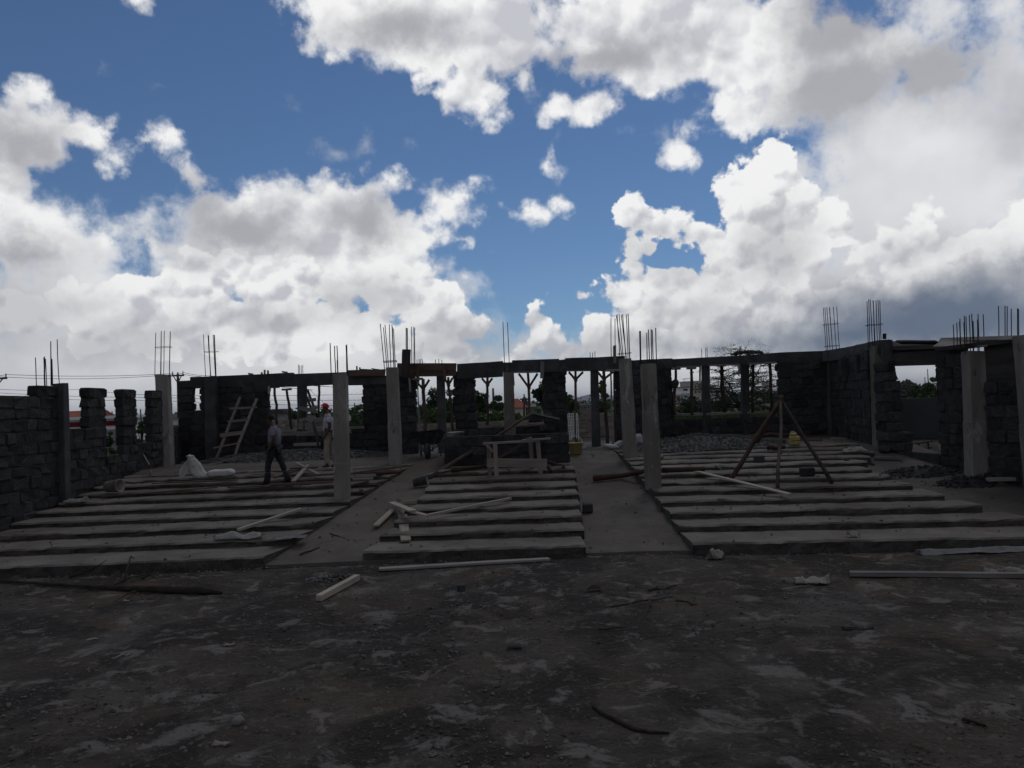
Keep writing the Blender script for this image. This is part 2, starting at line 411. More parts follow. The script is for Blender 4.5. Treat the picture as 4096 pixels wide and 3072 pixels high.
# ------------------------------------------------------------------ object helpers
def link(o, parent=None):
    COL.objects.link(o)
    if parent is not None:
        o.parent = parent
    return o

def tag(o, label=None, cat=None, group=None, kind=None):
    if label: o['label'] = label
    if cat: o['category'] = cat
    if group: o['group'] = group
    if kind: o['kind'] = kind
    return o

def thing(name, label, cat, loc=(0, 0, 0), rotz=0.0, group=None):
    o = bpy.data.objects.new(name, None)
    o.empty_display_size = 0.2
    o.location = loc
    o.rotation_euler = (0, 0, rotz)
    return tag(link(o), label, cat, group)

def mesh_obj(name, me, parent=None, loc=None):
    o = bpy.data.objects.new(name, me)
    if loc is not None:
        o.location = loc
    return link(o, parent)

def done(bm, name, material, parent=None, loc=None, smooth=False):
    me = bpy.data.meshes.new(name)
    bm.normal_update()
    bm.to_mesh(me)
    bm.free()
    for mm in (material if isinstance(material, (list, tuple)) else [material]):
        me.materials.append(MATS[mm] if isinstance(mm, str) else mm)
    if smooth:
        for p in me.polygons:
            p.use_smooth = True
    if parent is not None and loc is None:
        loc = None
    return mesh_obj(name, me, parent, loc)

def grid_faces(bm, rows, close_u=False):
    """rows of equal length of BMVerts -> quads"""
    for a, b in zip(rows[:-1], rows[1:]):
        n = len(a)
        for i in range(n if close_u else n - 1):
            j = (i + 1) % n
            try:
                bm.faces.new((a[i], a[j], b[j], b[i]))
            except ValueError:
                pass

def box(bm, c, s, rot=None, jit=0.0, bev=0.0):
    """box centred on c with full size s"""
    M = Matrix.Translation(c) @ (rot.to_4x4() if rot is not None else Matrix.Identity(4))
    vs = []
    for dx in (-.5, .5):
        for dy in (-.5, .5):
            for dz in (-.5, .5):
                p = Vector((dx * s[0], dy * s[1], dz * s[2]))
                if jit:
                    p += Vector((random.uniform(-jit, jit), random.uniform(-jit, jit), random.uniform(-jit, jit)))
                vs.append(bm.verts.new(M @ p))
    q = [(0, 1, 3, 2), (4, 6, 7, 5), (0, 4, 5, 1), (2, 3, 7, 6), (0, 2, 6, 4), (1, 5, 7, 3)]
    fs = [bm.faces.new([vs[i] for i in f]) for f in q]
    if bev:
        es = list({e for f in fs for e in f.edges})
        bmesh.ops.bevel(bm, geom=es, offset=bev, segments=1, affect='EDGES', clamp_overlap=True)
    return fs

def frame(p, q, up=(0, 0, 1)):
    x = (Vector(q) - Vector(p)).normalized()
    u = Vector(up)
    if abs(x.dot(u)) > 0.98:
        u = Vector((0, 1, 0))
    y = u.cross(x).normalized()
    z = x.cross(y)
    return Matrix((x, y, z)).transposed()

def bar_bm(bm, p, q, w, t, up=(0, 0, 1), bev=0.004, warp=0.006, n=5):
    """sawn board from p to q: w wide (across), t thick (towards up), slightly bowed"""
    p, q = Vector(p), Vector(q)
    Fm = frame(p, q, up)
    L = (q - p).length
    rows = []
    sd = random.uniform(0, 99)
    for i in range(n + 1):
        s = i / n
        off = Vector((0, mnoise.noise((sd, s * 2, 0)) * warp, mnoise.noise((sd, s * 2, 7)) * warp))
        row = []
        ends = 0.012 * random.uniform(-1, 1) if i in (0, n) else 0
        for (a, b) in ((-.5, -.5), (.5, -.5), (.5, .5), (-.5, .5)):
            row.append(bm.verts.new(p + Fm @ (Vector((s * L + ends * a * 2, a * w, b * t)) + off)))
        rows.append(row)
    grid_faces(bm, rows, True)
    bm.faces.new(rows[0][::-1])
    bm.faces.new(rows[-1])

def tube_bm(bm, pts, radii, seg=8, wob=0.0):
    pts = [Vector(p) for p in pts]
    if not isinstance(radii, (list, tuple)):
        radii = [radii] * len(pts)
    rows = []
    for i, p in enumerate(pts):
        d = (pts[min(i + 1, len(pts) - 1)] - pts[max(i - 1, 0)])
        Fm = frame((0, 0, 0), d)
        row = []
        for k in range(seg):
            a = 2 * math.pi * k / seg
            r = radii[i] * (1 + (random.uniform(-wob, wob) if wob else 0))
            row.append(bm.verts.new(p + Fm @ Vector((0, math.cos(a) * r, math.sin(a) * r))))
        rows.append(row)
    grid_faces(bm, rows, True)
    bm.faces.new(rows[0][::-1])
    bm.faces.new(rows[-1])

def board(name, p, q, w, t, material, label=None, cat='board', parent=None, group=None, up=(0, 0, 1), warp=0.006):
    """a sawn board whose origin lies at its first end and whose local x runs along it"""
    p, q = Vector(p), Vector(q)
    bm = bmesh.new()
    bar_bm(bm, (0, 0, 0), ((q - p).length, 0, 0), w, t, warp=warp)
    o = done(bm, name, material, parent)
    o.matrix_local = Matrix.Translation(p) @ frame(p, q, up).to_4x4()
    if label:
        tag(o, label, cat, group)
    return o

def pole(name, pts, radii, material, label=None, cat='pole', parent=None, group=None, seg=8, wob=0.06):
    bm = bmesh.new()
    b = Vector(pts[0])
    tube_bm(bm, [Vector(p) - b for p in pts], radii, seg, wob)
    o = done(bm, name, material, parent, smooth=True)
    o.location = b
    if label:
        tag(o, label, cat, group)
    return o

def bent(p, q, n=5, amp=0.03, seed=None):
    p, q = Vector(p), Vector(q)
    sd = random.uniform(0, 99) if seed is None else seed
    out = []
    for i in range(n + 1):
        s = i / n
        k = math.sin(math.pi * s)
        out.append(p.lerp(q, s) + Vector((mnoise.noise((sd, s * 3, 1)), mnoise.noise((sd, s * 3, 5)), mnoise.noise((sd, s * 3, 9)))) * amp * 2 * k)
    return out
# ------------------------------------------------------------------ floor heights of the place
Z_TOP = 1.27
def y_front(x):
    if x < -4.6: return 13.95
    if x < 3.0: return 13.95 - 0.06 * max(0.0, x)
    return 13.72 - 0.12 * (x - 3.0)
def ramp_z(x, y):
    return min(Z_TOP, max(0.0, 0.05 + 0.141 * (y - y_front(x))))
HS = [0.22, 0.36, 0.50, 0.62, 0.745, 0.85, 0.95, 1.06, 1.13, 1.19, 1.25, 1.31]
BLOCKS = {
    'left': dict(rows=[13.95, 15.0, 15.95, 16.8, 17.65, 18.5, 19.3, 20.1, 20.9, 21.7, 22.5], slope=0.0, xref=-4.0,
                 xl=lambda y, k: -11.0, xr=lambda y, k: -4.62 + 0.215 * (y - 13.9)),
    'centre': dict(rows=[13.85, 14.8, 15.6, 16.4, 17.25, 18.15, 19.1, 20.1], slope=-0.06, xref=0.0,
                   xl=lambda y, k: -2.83 + min(0.66, 0.17 * (y - 13.8)), xr=lambda y, k: 1.2 + 0.055 * (y - 13.8)),
    'right': dict(rows=[13.6, 14.65, 15.4, 16.2, 17.05, 17.85, 18.6, 19.3, 20.0, 20.7, 21.4, 22.1], slope=-0.12, xref=3.05,
                  xl=lambda y, k: 3.06 - 0.01 * k, xr=lambda y, k: [10.4, 9.25, 8.85, 8.6, 8.4, 8.35, 8.3, 8.5, 8.9, 9.3, 9.4, 9.5][k]),
}
def zsurf(x, y):
    for b in BLOCKS.values():
        yy = y - b['slope'] * (x - b['xref'])
        rows = b['rows']
        if yy < rows[0]:
            continue
        k = max(i for i, r in enumerate(rows) if yy >= r)
        if k == len(rows) - 1 and yy > rows[-1] + 0.9:
            continue
        if b['xl'](rows[k], k) <= x <= b['xr'](rows[k], k):
            return HS[k]
    if abs(x) < 11.4 and y >= y_front(x):
        return ramp_z(x, y)
    return 0.0 if y < 13.9 else min(Z_TOP, 0.14 * (y - 13.9))
def fp(px, py, lo=5.0, hi=60.0):
    """point of the floor seen at a pixel"""
    d = ray(px, py)
    D = lo
    while D < hi:
        p = Vector((0, 0, CAM_H)) + d * (D / d.y)
        if p.z <= zsurf(p.x, p.y):
            return Vector((p.x, p.y, zsurf(p.x, p.y)))
        D += 0.01
    return Vector((0, 0, CAM_H)) + d * (hi / d.y)

# ------------------------------------------------------------------ ground
def spread(lo, hi, step, far, grow=1.35):
    v = [lo + i * step for i in range(int((hi - lo) / step) + 1)]
    a, s = [], step
    x = v[-1]
    while x < far:
        s *= grow; x += s; a.append(x)
    b, s, x = [], step, v[0]
    while x > -far:
        s *= grow; x -= s; b.append(x)
    return b[::-1] + v + a
bm = bmesh.new()
xs, ys = spread(-11.4, 11.4, 0.15, 9000), spread(4.5, 14.1, 0.12, 9000)
rows = []
for y in ys:
    row = []
    for x in xs:
        z = 0.0 if y < 13.9 else min(Z_TOP - 0.05, 0.141 * (y - 13.9) - 0.03)
        if y >= 13.9:
            z = z - 0.06
        else:
            f = max(0, min(1, (13.6 - y) / 0.8))
            z += f * (mnoise.noise((x * 0.35, y * 0.35, 3)) * 0.035 + mnoise.noise((x * 1.6, y * 1.6, 0)) * 0.016
                      + mnoise.noise((x * 4.1, y * 4.1, 8)) * 0.010)
        row.append(bm.verts.new((x, y, z)))
    rows.append(row)
grid_faces(bm, rows)
ground = tag(done(bm, 'ground', 'soil', smooth=True), kind='structure')

# the cast floor: sloping aisles and the level back of the hall
bm = bmesh.new()
xs = [-11.0 + i * 0.25 for i in range(89)] 
rows = []
ts = [0, 0.02] + [0.25 + 0.25 * i for i in range(60)]
for j, t in enumerate(ts):
    row = []
    for x in xs:
        y = y_front(x) + 0.03 * mnoise.noise((x * 2.3, 1, 4)) + t
        z = ramp_z(x, y) + 0.012 * mnoise.noise((x * 1.3, y * 1.3, 5)) + 0.006 * mnoise.noise((x * 5, y * 5, 1))
        if j == 0:
            z = -0.1
        row.append(bm.verts.new((x, y, z)))
    rows.append(row)
grid_faces(bm, rows)
tag(done(bm, 'hall_floor', 'screed', smooth=False), kind='structure')

# ------------------------------------------------------------------ terraces: long rough concrete steps
def terrace(key, label):
    b = BLOCKS[key]
    rws = b['rows']
    y0 = rws[0] + b['slope'] * ((b['xl'](0, 0) + b['xr'](0, 0)) / 2 - b['xref'])
    root = thing('stepped_terrace', label, 'terrace', ((b['xl'](rws[0], 0) + b['xr'](rws[0], 0)) / 2, y0, 0), group='terraces of the hall floor')
    inv = Matrix.Translation(-root.location)
    for k, yk in enumerate(rws):
        xl, xr = b['xl'](yk, k), b['xr'](yk, k)
        yb = (rws[k + 1] if k + 1 < len(rws) else yk + 0.9)
        h, hb = HS[k], (HS[k - 1] if k else 0.0)
        n = max(6, int((xr - xl) / 0.16))
        bm = bmesh.new()
        prof = [(0.0, hb - 0.12), (0.0, hb + 0.35 * (h - hb)), (-0.012, h - 0.04), (0.012, h - 0.008), (0.06, h), (0.5 * (yb - yk), h), (yb - yk + 0.05, h)]
        rr = []
        for i in range(n + 1):
            s = i / n
            x = xl + (xr - xl) * s
            ysl = b['slope'] * (x - b['xref'])
            # ends lean along the aisle and crumble a little
            row = []
            for j, (dy, z) in enumerate(prof):
                nz = mnoise.noise((x * 1.1, yk * 3 + dy, 2)) * 0.016 + mnoise.noise((x * 5, yk * 3, z * 9)) * (0.024 if j in (2, 3, 4) else 0.014)
                ny = mnoise.noise((x * 0.8, yk * 5, 7)) * 0.035 + mnoise.noise((x * 4.0, yk * 5, z * 14)) * (0.05 if j < 3 else 0.03)
                chip = max(0.0, mnoise.noise((x * 1.7, yk * 9, 31)) - 0.28)
                if j in (2, 3, 4): ny += chip * 0.22; nz -= chip * 0.12
                ex = 0.0
                if i == 0: ex = b['xl'](yk + dy, k) - b['xl'](yk, k) if key == 'centre' else 0.0
                if i == n and key == 'left': ex = 0.215 * dy
                if i in (0, n): ex += mnoise.noise((yk * 3, z * 8, i)) * 0.04
                row.append(bm.verts.new((x + ex, yk + ysl + dy + (ny if j < 6 else 0), z + (nz if j > 0 else 0) * (1 if j > 2 else 0.5))))
            rr.append(row)
        grid_faces(bm, rr)
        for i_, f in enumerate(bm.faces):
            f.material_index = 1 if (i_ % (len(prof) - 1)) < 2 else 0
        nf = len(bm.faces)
        for row in (rr[0], rr[-1]):
            lo = [bm.verts.new((v.co.x, v.co.y, hb - 0.12)) for v in row[1:]]
            for a in range(len(row) - 1):
                q = [row[a], row[a + 1], lo[a]] + ([lo[a - 1]] if a else [])
                try: bm.faces.new(q)
                except ValueError: pass
        bmesh.ops.recalc_face_normals(bm, faces=bm.faces)
        bm.transform(inv)
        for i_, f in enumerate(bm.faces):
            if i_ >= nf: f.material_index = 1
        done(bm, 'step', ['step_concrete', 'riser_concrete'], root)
    return root
terrace('left', 'long concrete seating steps between the left stone wall and the left sloping aisle')
terrace('centre', 'middle flight of concrete seating steps between the two sloping aisles')
terrace('right', 'long concrete seating steps right of the right aisle, under the pole tripod')

# ------------------------------------------------------------------ stone masonry
STONES = []
for i in range(16):
    bm = bmesh.new()
    box(bm, (0, 0, 0), (1, 1, 1))
    bmesh.ops.bevel(bm, geom=list(bm.edges), offset=random.uniform(0.07, 0.13), segments=1, affect='EDGES')
    for v in bm.verts:
        v.co += Vector((random.uniform(-1, 1) * 0.055, random.uniform(-1, 1) * 0.15, random.uniform(-1, 1) * 0.075))
    me = bpy.data.meshes.new('stone')
    bm.to_mesh(me); bm.free()
    me.materials.append(MATS['stone'])
    STONES.append(me)

def wall_sz(A, B, px, py):
    """along-wall distance and height of the wall point seen at a pixel"""
    A, B = Vector(A), Vector(B)
    d = ray(px, py)
    u = (B - A).normalized()
    # A + s u = t d.xy
    det = u.x * (-d.y) - u.y * (-d.x)
    s = ((-A.x) * (-d.y) - (-A.y) * (-d.x)) / det
    p = A + u * s
    return s, CAM_H + d.z * (p.length / Vector((d.x, d.y)).length)

def wall(label, A, B, base, top, holes=(), course=0.265, thick=0.20, lmin=0.36, lmax=0.60, mats=('stone', 'mortar'), cat='wall',
         group=None, stones=STONES, jag=0.035, name='stone_wall'):
    """running-bond rubble wall from A to B; top: number or list of (s, z); holes: (s0, s1, z0, z1)"""
    A, B = Vector(A), Vector(B)
    L = (B - A).length
    root = thing(name, label, cat, (A.x, A.y, base), math.atan2(B.y - A.y, B.x - A.x), group)
    tops = [(0, top), (L, top)] if not isinstance(top, (list, tuple)) else top
    def ztop(s):
        for (s0, z0), (s1, z1) in zip(tops[:-1], tops[1:]):
            if s0 <= s <= s1:
                return z0 + (z1 - z0) * (s - s0) / max(1e-6, s1 - s0)
        return tops[-1][1]
    zmax = max(z for _, z in tops)
    core = bmesh.new()
    z = base
    while z < zmax - 0.05:
        h = course * random.uniform(0.92, 1.08)
        zm = z + h / 2
        # free intervals on this course
        cuts = sorted([(a, b) for (a, b, c, d) in holes if c <= zm <= d])
        iv, s = [], 0.0
        for a, b in cuts:
            if a > s: iv.append((s, a))
            s = max(s, b)
        if s < L: iv.append((s, L))
        for (a, b) in iv:
            # keep only what lies under the top profile
            aa, bb = a, b
            while aa < bb and ztop(aa) < zm: aa += 0.1
            while bb > aa and ztop(bb) < zm: bb -= 0.1
            if bb - aa < 0.08: continue
            ja = 0 if aa == 0 else random.uniform(-jag, jag)
            jb = 0 if bb == L else random.uniform(-jag, jag)
            x = aa + ja
            end = bb + jb
            ci = min(0.05, (end - x) * 0.3)
            box(core, ((x + end) / 2, 0, zm - base), (end - x - 2 * ci, thick * 0.90, h + 0.01))
            while x < end - 0.02:
                ln = random.uniform(lmin, lmax)
                if end - x - ln < lmin * 0.6: ln = end - x
                o = bpy.data.objects.new('stone', random.choice(stones))
                o.location = (x + ln / 2, random.uniform(-0.014, 0.014), zm - base)
                o.scale = ((ln - 0.012) * random.choice((-1, 1)), thick * random.uniform(0.96, 1.08) * random.choice((-1, 1)), (h - 0.012))
                o.rotation_euler = (random.uniform(-.02, .02), random.uniform(-.025, .025), random.uniform(-.02, .02))
                link(o, root)
                x += ln
        z += h
    done(core, 'mortar', mats[1], root)
    return root

def holes_px(A, B, lst):
    """openings measured on the photograph: (x0, x1, y_top, y_bottom); y None = open to that side"""
    out = []
    for (x0, x1, yt, yb) in lst:
        ym = ((yt or 1450) + (yb or 1800)) / 2
        s0, _ = wall_sz(A, B, x0, ym); s1, _ = wall_sz(A, B, x1, ym)
        zt = 9 if yt is None else wall_sz(A, B, (x0 + x1) / 2, yt)[1]
        zb = -9 if yb is None else wall_sz(A, B, (x0 + x1) / 2, yb)[1]
        out.append((min(s0, s1), max(s0, s1), zb, zt))
    return out

def slit_px(A, B, lst, t=0.13):
    """openings of a wall seen along its length: the near jamb shows its inner corner, the far jamb its outer one"""
    out = []
    for (x0, x1, yb) in lst:
        s0 = wall_sz((A[0] + t, A[1]), (B[0] + t, B[1]), x0, 1640)[0]
        s1 = wall_sz((A[0] - t, A[1]), (B[0] - t, B[1]), x1, 1640)[0]
        out.append((s0 - 0.03, s1 + 0.03, wall_sz(A, B, (x0 + x1) / 2, yb)[1], 9))
    return out

# left side wall (three piers with slit windows between them)
A, B = (-11.12, 15.9), (-11.16, 24.3)
sG, _ = wall_sz(A, B, 120, 1550)
wall('dark stone side wall with slit windows along the left edge of the hall', A, B, 0.25,
     [(0, 3.50), (sG, 3.50), (sG + 0.01, 3.72), (8.4, 3.72)],
     slit_px(A, B, [(272, 313, 1727), (430, 453, 1812), (552, 573, 1760)]), thick=0.22)
# low wall behind the second left column, running to the back corner
wall('low dark stone wall behind the second column on the left', (-11.25, 25.2), (-12.15, 27.9), 1.2, 2.38)
# back wall, left part
A, B = (-12.15, 28.0), (-4.45, 28.0)
LB = (A, B)
wall('dark stone back wall with the wooden ladder leaning on it', A, B, 1.2,
     [(0, 4.0), (wall_sz(A, B, 1060, 1540)[0], 4.0), (7.7, 3.9)],
     holes_px(A, B, [(781, 801, 1554, 1638), (1078, 1328, None, 1726), (1328, 1396, None, 1726), (1396, 1452, None, 1712)]), thick=0.24)
# return wall joining the left back wall to the middle front
wall('short dark stone return wall behind the third column', (-4.4, 27.9), (-3.95, 26.0), 1.2, 3.75)
# middle part, nearer to the camera
A, B = (-3.88, 25.8), (3.88, 25.8)
MBW = (A, B)
MBH = holes_px(A, B, [(1668, 1815, None, None), (1905, 2174, None, 1697), (2268, 2458, None, None)])
wall('dark stone piers and sill wall of the middle windows', A, B, 1.2, 3.85, MBH, thick=0.26, lmin=0.30, lmax=0.46)
# wall to the right of the middle part
A, B = (4.0, 26.0), (5.7, 28.1)
wall('short dark stone wall hidden behind the two tall right columns', A, B, 1.2, 4.0, thick=0.24)
# back wall, right part
A, B = (5.75, 28.2), (11.2, 27.0)
RBW = (A, B)
wall('dark stone back wall with three open windows in front of the flat topped tree', A, B, 1.2, 4.02,
     holes_px(A, B, [(2692, 3106, None, 1658)]), thick=0.24)
# right side wall with two slots
A, B = (11.15, 26.7), (10.08, 21.5)
RSW = (A, B)
wall('dark stone side wall between the back corner and the right doorway column', A, B, 1.2, 3.95,
     holes_px(A, B, [(3392, 3400, 1530, 1548), (3452, 3464, 1455, 1500)]), thick=0.24)
# jamb left of the right doorway, stepping down to its foot
A, B = (9.98, 21.0), (10.43, 18.8)
sj, zj = wall_sz(A, B, 3590, 1600)
wall('broken stone jamb left of the doorway in the right wall', A, B, 0.9,
     [(0, 3.42), (sj - 0.08, 3.42), (sj, 3.40), (sj + 0.02, 1.78), (sj + 0.33, 1.76), (sj + 0.35, 1.30), (sj + 0.45, 1.16), (2.24, 1.10)], thick=0.26)
# pier right of the doorway, and the wall that runs on to the right
A, B = (10.43, 18.75), (10.62, 17.85)
wall('stone pier right of the doorway, left of the chipped column', A, B, 0.6,
     [(0, 3.40), (0.3, 3.46), (0.92, 3.55)], thick=0.26, lmin=0.22, lmax=0.4)
A, B = (10.74, 17.35), (11.35, 13.2)
RNW = (A, B)
wall('near stone wall at the right edge of the picture', A, B, 0.1, 2.92, thick=0.26, lmin=0.36, lmax=0.62, course=0.27)
# parapet of the booth in the middle
A, B = at(1782, 1800, 21.3), at(2278, 1790, 21.0)
A, B = (A.x, A.y), (B.x, B.y)
wall('low block parapet in the middle of the hall, behind the trestle', A, B, 1.15, wall_sz(A, B, 2030, 1733)[1], thick=0.24,
     lmin=0.34, lmax=0.46)
wall('short end wall of the low block parapet, beside the wheelbarrow', (A[0] + .05, A[1] + .2), (A[0] + .12, A[1] + 2.4), 1.2, 1.98, thick=0.2)
TAN = []
for me0 in STONES:
    me1 = me0.copy(); me1.materials.clear(); me1.materials.append(MATS['wall_tan']); TAN.append(me1)
# boundary wall beyond the building
A, B = at(1380, 1700, 37), at(2480, 1700, 35)
wall('low tan block boundary wall seen through the middle windows', (A.x, A.y), (B.x, B.y), 1.15, [(0, 2.10), (6.5, 2.10), (13.2, 2.16)], thick=0.2,
     lmin=0.38, lmax=0.42, course=0.215, stones=TAN, mats=('stone', 'wall_tan'))

# ------------------------------------------------------------------ concrete columns with starter bars
def column(label, top, foot_px, D, w, bars=(), d=None, ties=(), material='concrete', taper=0.02, steps=9, bar_r=0.0115, zbase=None, cat='column',
           group='concrete columns', wide=None, lift=0.45):
    """top: pixel of the head, foot_px: x pixel near the foot and its y"""
    T = at(top[0], top[1], D)
    Bp = at(foot_px[0], foot_px[1], D)
    zb = (zsurf(Bp.x, D) if zbase is None else zbase) - 0.05
    k = (Bp.z - zb) / max(0.01, T.z - Bp.z)
    Bx = Bp.x + (Bp.x - T.x) * k
    root = thing('concrete_column', label, cat, (Bx, D, zb), 0, group)
    H = T.z - zb
    d = d or w
    bm = bmesh.new()
    rr = []
    sd = random.uniform(0, 99)
    svals = sorted([i / (steps - 2) for i in range(steps - 1)] + [lift - 0.006, lift])
    for i in range(steps + 1):
        s = svals[i]
        cx = (T.x - Bx) * s
        ww = w * (1 + taper * (1 - s)) * (1 + 0.03 * mnoise.noise((sd, s * 4, 0)))
        if wide: ww *= wide(s)
        dd = d * (1 + taper * (1 - s))
        k_l = 1.0 if s < lift else 0.955          # the second pour sits a little inside the first
        ww, dd = ww * k_l, dd * k_l
        c = 0.018
        row = []
        for (a, b_) in ((-.5, -.5), (.5, -.5), (.5, .5), (-.5, .5)):
            sx, sy = math.copysign(1, a), math.copysign(1, b_)
            order = ((a * ww, b_ * dd - sy * c), (a * ww - sx * c, b_ * dd)) if (sx * sy < 0) else ((a * ww - sx * c, b_ * dd), (a * ww, b_ * dd - sy * c))
            if (a, b_) == (-.5, -.5): order = ((a * ww, b_ * dd + c), (a * ww + c, b_ * dd))
            if (a, b_) == (.5, -.5): order = ((a * ww - c, b_ * dd), (a * ww, b_ * dd + c))
            if (a, b_) == (.5, .5): order = ((a * ww, b_ * dd - c), (a * ww - c, b_ * dd))
            if (a, b_) == (-.5, .5): order = ((a * ww + c, b_ * dd), (a * ww, b_ * dd - c))
            for (x, y) in order:
                j = 0.010
                row.append(bm.verts.new((cx + x + mnoise.noise((sd + x * 3, s * 9, y * 3)) * j, y + mnoise.noise((sd + x * 3, s * 9, y * 3 + 9)) * j,
                                         H * s + (mnoise.noise((x * 6, y * 6, sd)) * 0.025 if i == steps else 0))))
        rr.append(row)
    grid_faces(bm, rr, True)
    bm.faces.new(rr[-1]); bm.faces.new(rr[0][::-1])
    done(bm, 'shaft', material, root)
    off = Vector((Bx, D, zb))
    n = max(1, len(bars))
    tops = []
    for i, (bx, by) in enumerate(bars):
        lean = 0.0
        if isinstance(bx, tuple): bx0, bx = bx
        else: bx0 = None
        P1 = at(bx, by, D)
        P0 = at(bx0 if bx0 is not None else bx + (top[1] - by) * 0.035, top[1] + 4, D)
        dy = (-.5 + ((i * 2) % 3) / 2.0) * d * 0.7
        p0, p1 = P0 - off + Vector((0, dy, -0.04)), P1 - off + Vector((0, dy, 0))
        p0.z = min(p0.z, H - 0.02)
        pole('rebar', bent(p0, p1, 3, 0.008), bar_r, 'rebar', parent=root, seg=6, wob=0)
        tops.append((p0, p1))
    for ty in ties:
        if not tops: break
        f = [p0.lerp(p1, max(0, min(1, (at(top[0], ty, D).z - zb - p0.z) / max(0.01, p1.z - p0.z)))) for p0, p1 in tops]
        x0, x1 = min(p.x for p in f) - 0.02, max(p.x for p in f) + 0.02
        y0, y1 = -d * 0.37, d * 0.37
        z = at(top[0], ty, D).z - zb
        bm = bmesh.new()
        loop = [(x0, y0, z), (x1, y0, z + .01), (x1, y1, z), (x0, y1, z - .01), (x0, y0, z)]
        for a, b_ in zip(loop[:-1], loop[1:]):
            tube_bm(bm, [a, b_], 0.007, 5)
        done(bm, 'stirrup', 'rebar', root)
    return root

column('nearest left column, plain grey concrete with five short bars of uneven height', (1361, 1494), (1370, 1960), 18.0, 0.325,
       [(1325, 1374), (1334, 1382), ((1348), 1383), (1353, 1442), (1380, 1380), (1387, 1378)], d=0.32, lift=0.30)
column('grey column left of the wheelbarrow with tall splayed bars and one tie', (1569, 1470), (1583, 1830), 22.2, 0.345,
       [((1541, 1524), 1297), ((1546, 1531), 1308), ((1555, 1540), 1299), ((1566, 1560), 1299), ((1573, 1565), 1296), ((1577, 1570), 1308), ((1584, 1577), 1316)], ties=(1447, 1444))
column('grey column right of the right aisle with a dense tall bundle of bars', (2500, 1436), (2519, 1800), 21.4, 0.335,
       [((2477, 2466), 1259), ((2492, 2468), 1260), ((2494, 2476), 1256), ((2504, 2483), 1262), ((2507, 2493), 1254), ((2512, 2505), 1257), ((2517, 2510), 1259), ((2521, 2515), 1252)], ties=(1414,), d=0.34, lift=0.66)
column('front right column with patched face, standing on the terrace beside the red pole', (2592, 1456), (2612, 1920), 17.75, 0.335,
       [((2558, 2555), 1326), ((2567, 2565), 1322), ((2589, 2587), 1331), ((2595, 2590), 1320), ((2610, 2608), 1315), ((2613, 2609), 1320), ((2622, 2619), 1314)], d=0.33, lift=0.62)
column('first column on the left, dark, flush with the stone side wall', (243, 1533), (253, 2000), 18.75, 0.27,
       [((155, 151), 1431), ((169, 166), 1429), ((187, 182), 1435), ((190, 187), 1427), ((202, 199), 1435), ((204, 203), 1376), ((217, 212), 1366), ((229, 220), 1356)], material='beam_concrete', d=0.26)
column('second column on the left, pale upper part standing above the slit windows', (652, 1499), (664, 1850), 24.9, 0.41,
       [((626, 630), 1332), ((635, 638), 1329), ((644, 645), 1324), ((661, 664), 1325), ((671, 675), 1324), ((677, 681), 1329)], ties=(1389,), d=0.34, lift=0.7)
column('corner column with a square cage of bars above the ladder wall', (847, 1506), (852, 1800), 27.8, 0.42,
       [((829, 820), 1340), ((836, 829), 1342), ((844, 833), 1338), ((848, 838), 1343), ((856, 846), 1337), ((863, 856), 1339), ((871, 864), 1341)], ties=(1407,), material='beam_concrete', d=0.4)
column('right column at the aisle end of the doorway, brownish, with a tied cage of bars', (3508, 1384), (3520, 1760), 21.25, 0.31,
       [((3473, 3468), 1200), ((3480, 3475), 1203), ((3490, 3481), 1198), ((3491, 3486), 1205), ((3509, 3499), 1199), ((3511, 3504), 1202), ((3519, 3512), 1204), ((3527, 3519), 1197)], ties=(1299,), d=0.30)
column('corner column at the right back with a leaning tied cage of bars', (3330, 1402), (3335, 1700), 26.9, 0.42,
       [((3305, 3293), 1231), ((3312, 3300), 1229), ((3321, 3307), 1229), ((3324, 3311), 1231), ((3337, 3325), 1228), ((3346, 3333), 1227), ((3352, 3340), 1229)], ties=(1297, 1384), material='beam_concrete', d=0.4)
column('chipped near column on the right with a jungle of short bars', (3893, 1406), (3911, 1890), 17.6, 0.40,
       [((3818, 3815), 1293), ((3829, 3825), 1296), ((3842, 3838), 1286), ((3848, 3843), 1292), ((3856, 3852), 1272), ((3860, 3857), 1263), ((3870, 3865), 1262), ((3880, 3876), 1264),
        ((3895, 3892), 1284), ((3899, 3897), 1280), ((3905, 3899), 1252), ((3917, 3912), 1256), ((3925, 3920), 1260)], d=0.34,
       wide=lambda s: 1.0 + 0.13 * max(0, (s - 0.80) / 0.2) + 0.05 * (1 - s))
column('cut off pale column at the right picture edge', (4108, 1342), (4150, 1850), 15.9, 0.40,
       [((4093, 4090), 1227)], d=0.4)
column('slim pale round edged column in the middle windows carrying two long bars', (2034, 1490), (2040, 1720), 25.35, 0.36,
       [((2020, 2012), 1289), ((2038, 2030), 1288)], d=0.36)
for (x0, x1, lab) in ((1746, 1779, 'dark square column between the propped left openings of the middle front'),
                      (2361, 2393, 'dark square column right of the white lattice and yellow bucket')):
    column(lab, ((x0 + x1) / 2, 1505 if x0 < 2000 else 1482), ((x0 + x1) / 2 + 8, 1790), 25.8, (x1 - x0) / F_PX * 25.8, d=0.28, material='beam_concrete')
for (xc, yt, lab) in ((2822, 1464, 'dark mullion column between the first and second right windows'),
                      (2979, 1456, 'dark mullion column between the second and third right windows')):
    dd = 28.2 - 1.2 * (xc - 2680) / 650
    bars = [(2806, 1394), (2823, 1392), (2828, 1389)] if xc < 2900 else [(2960, 1383), (2964, 1384), (2981, 1385)]
    column(lab, (xc, yt), (xc + 3, 1700), dd, 0.27, bars=(), d=0.26, material='beam_concrete')
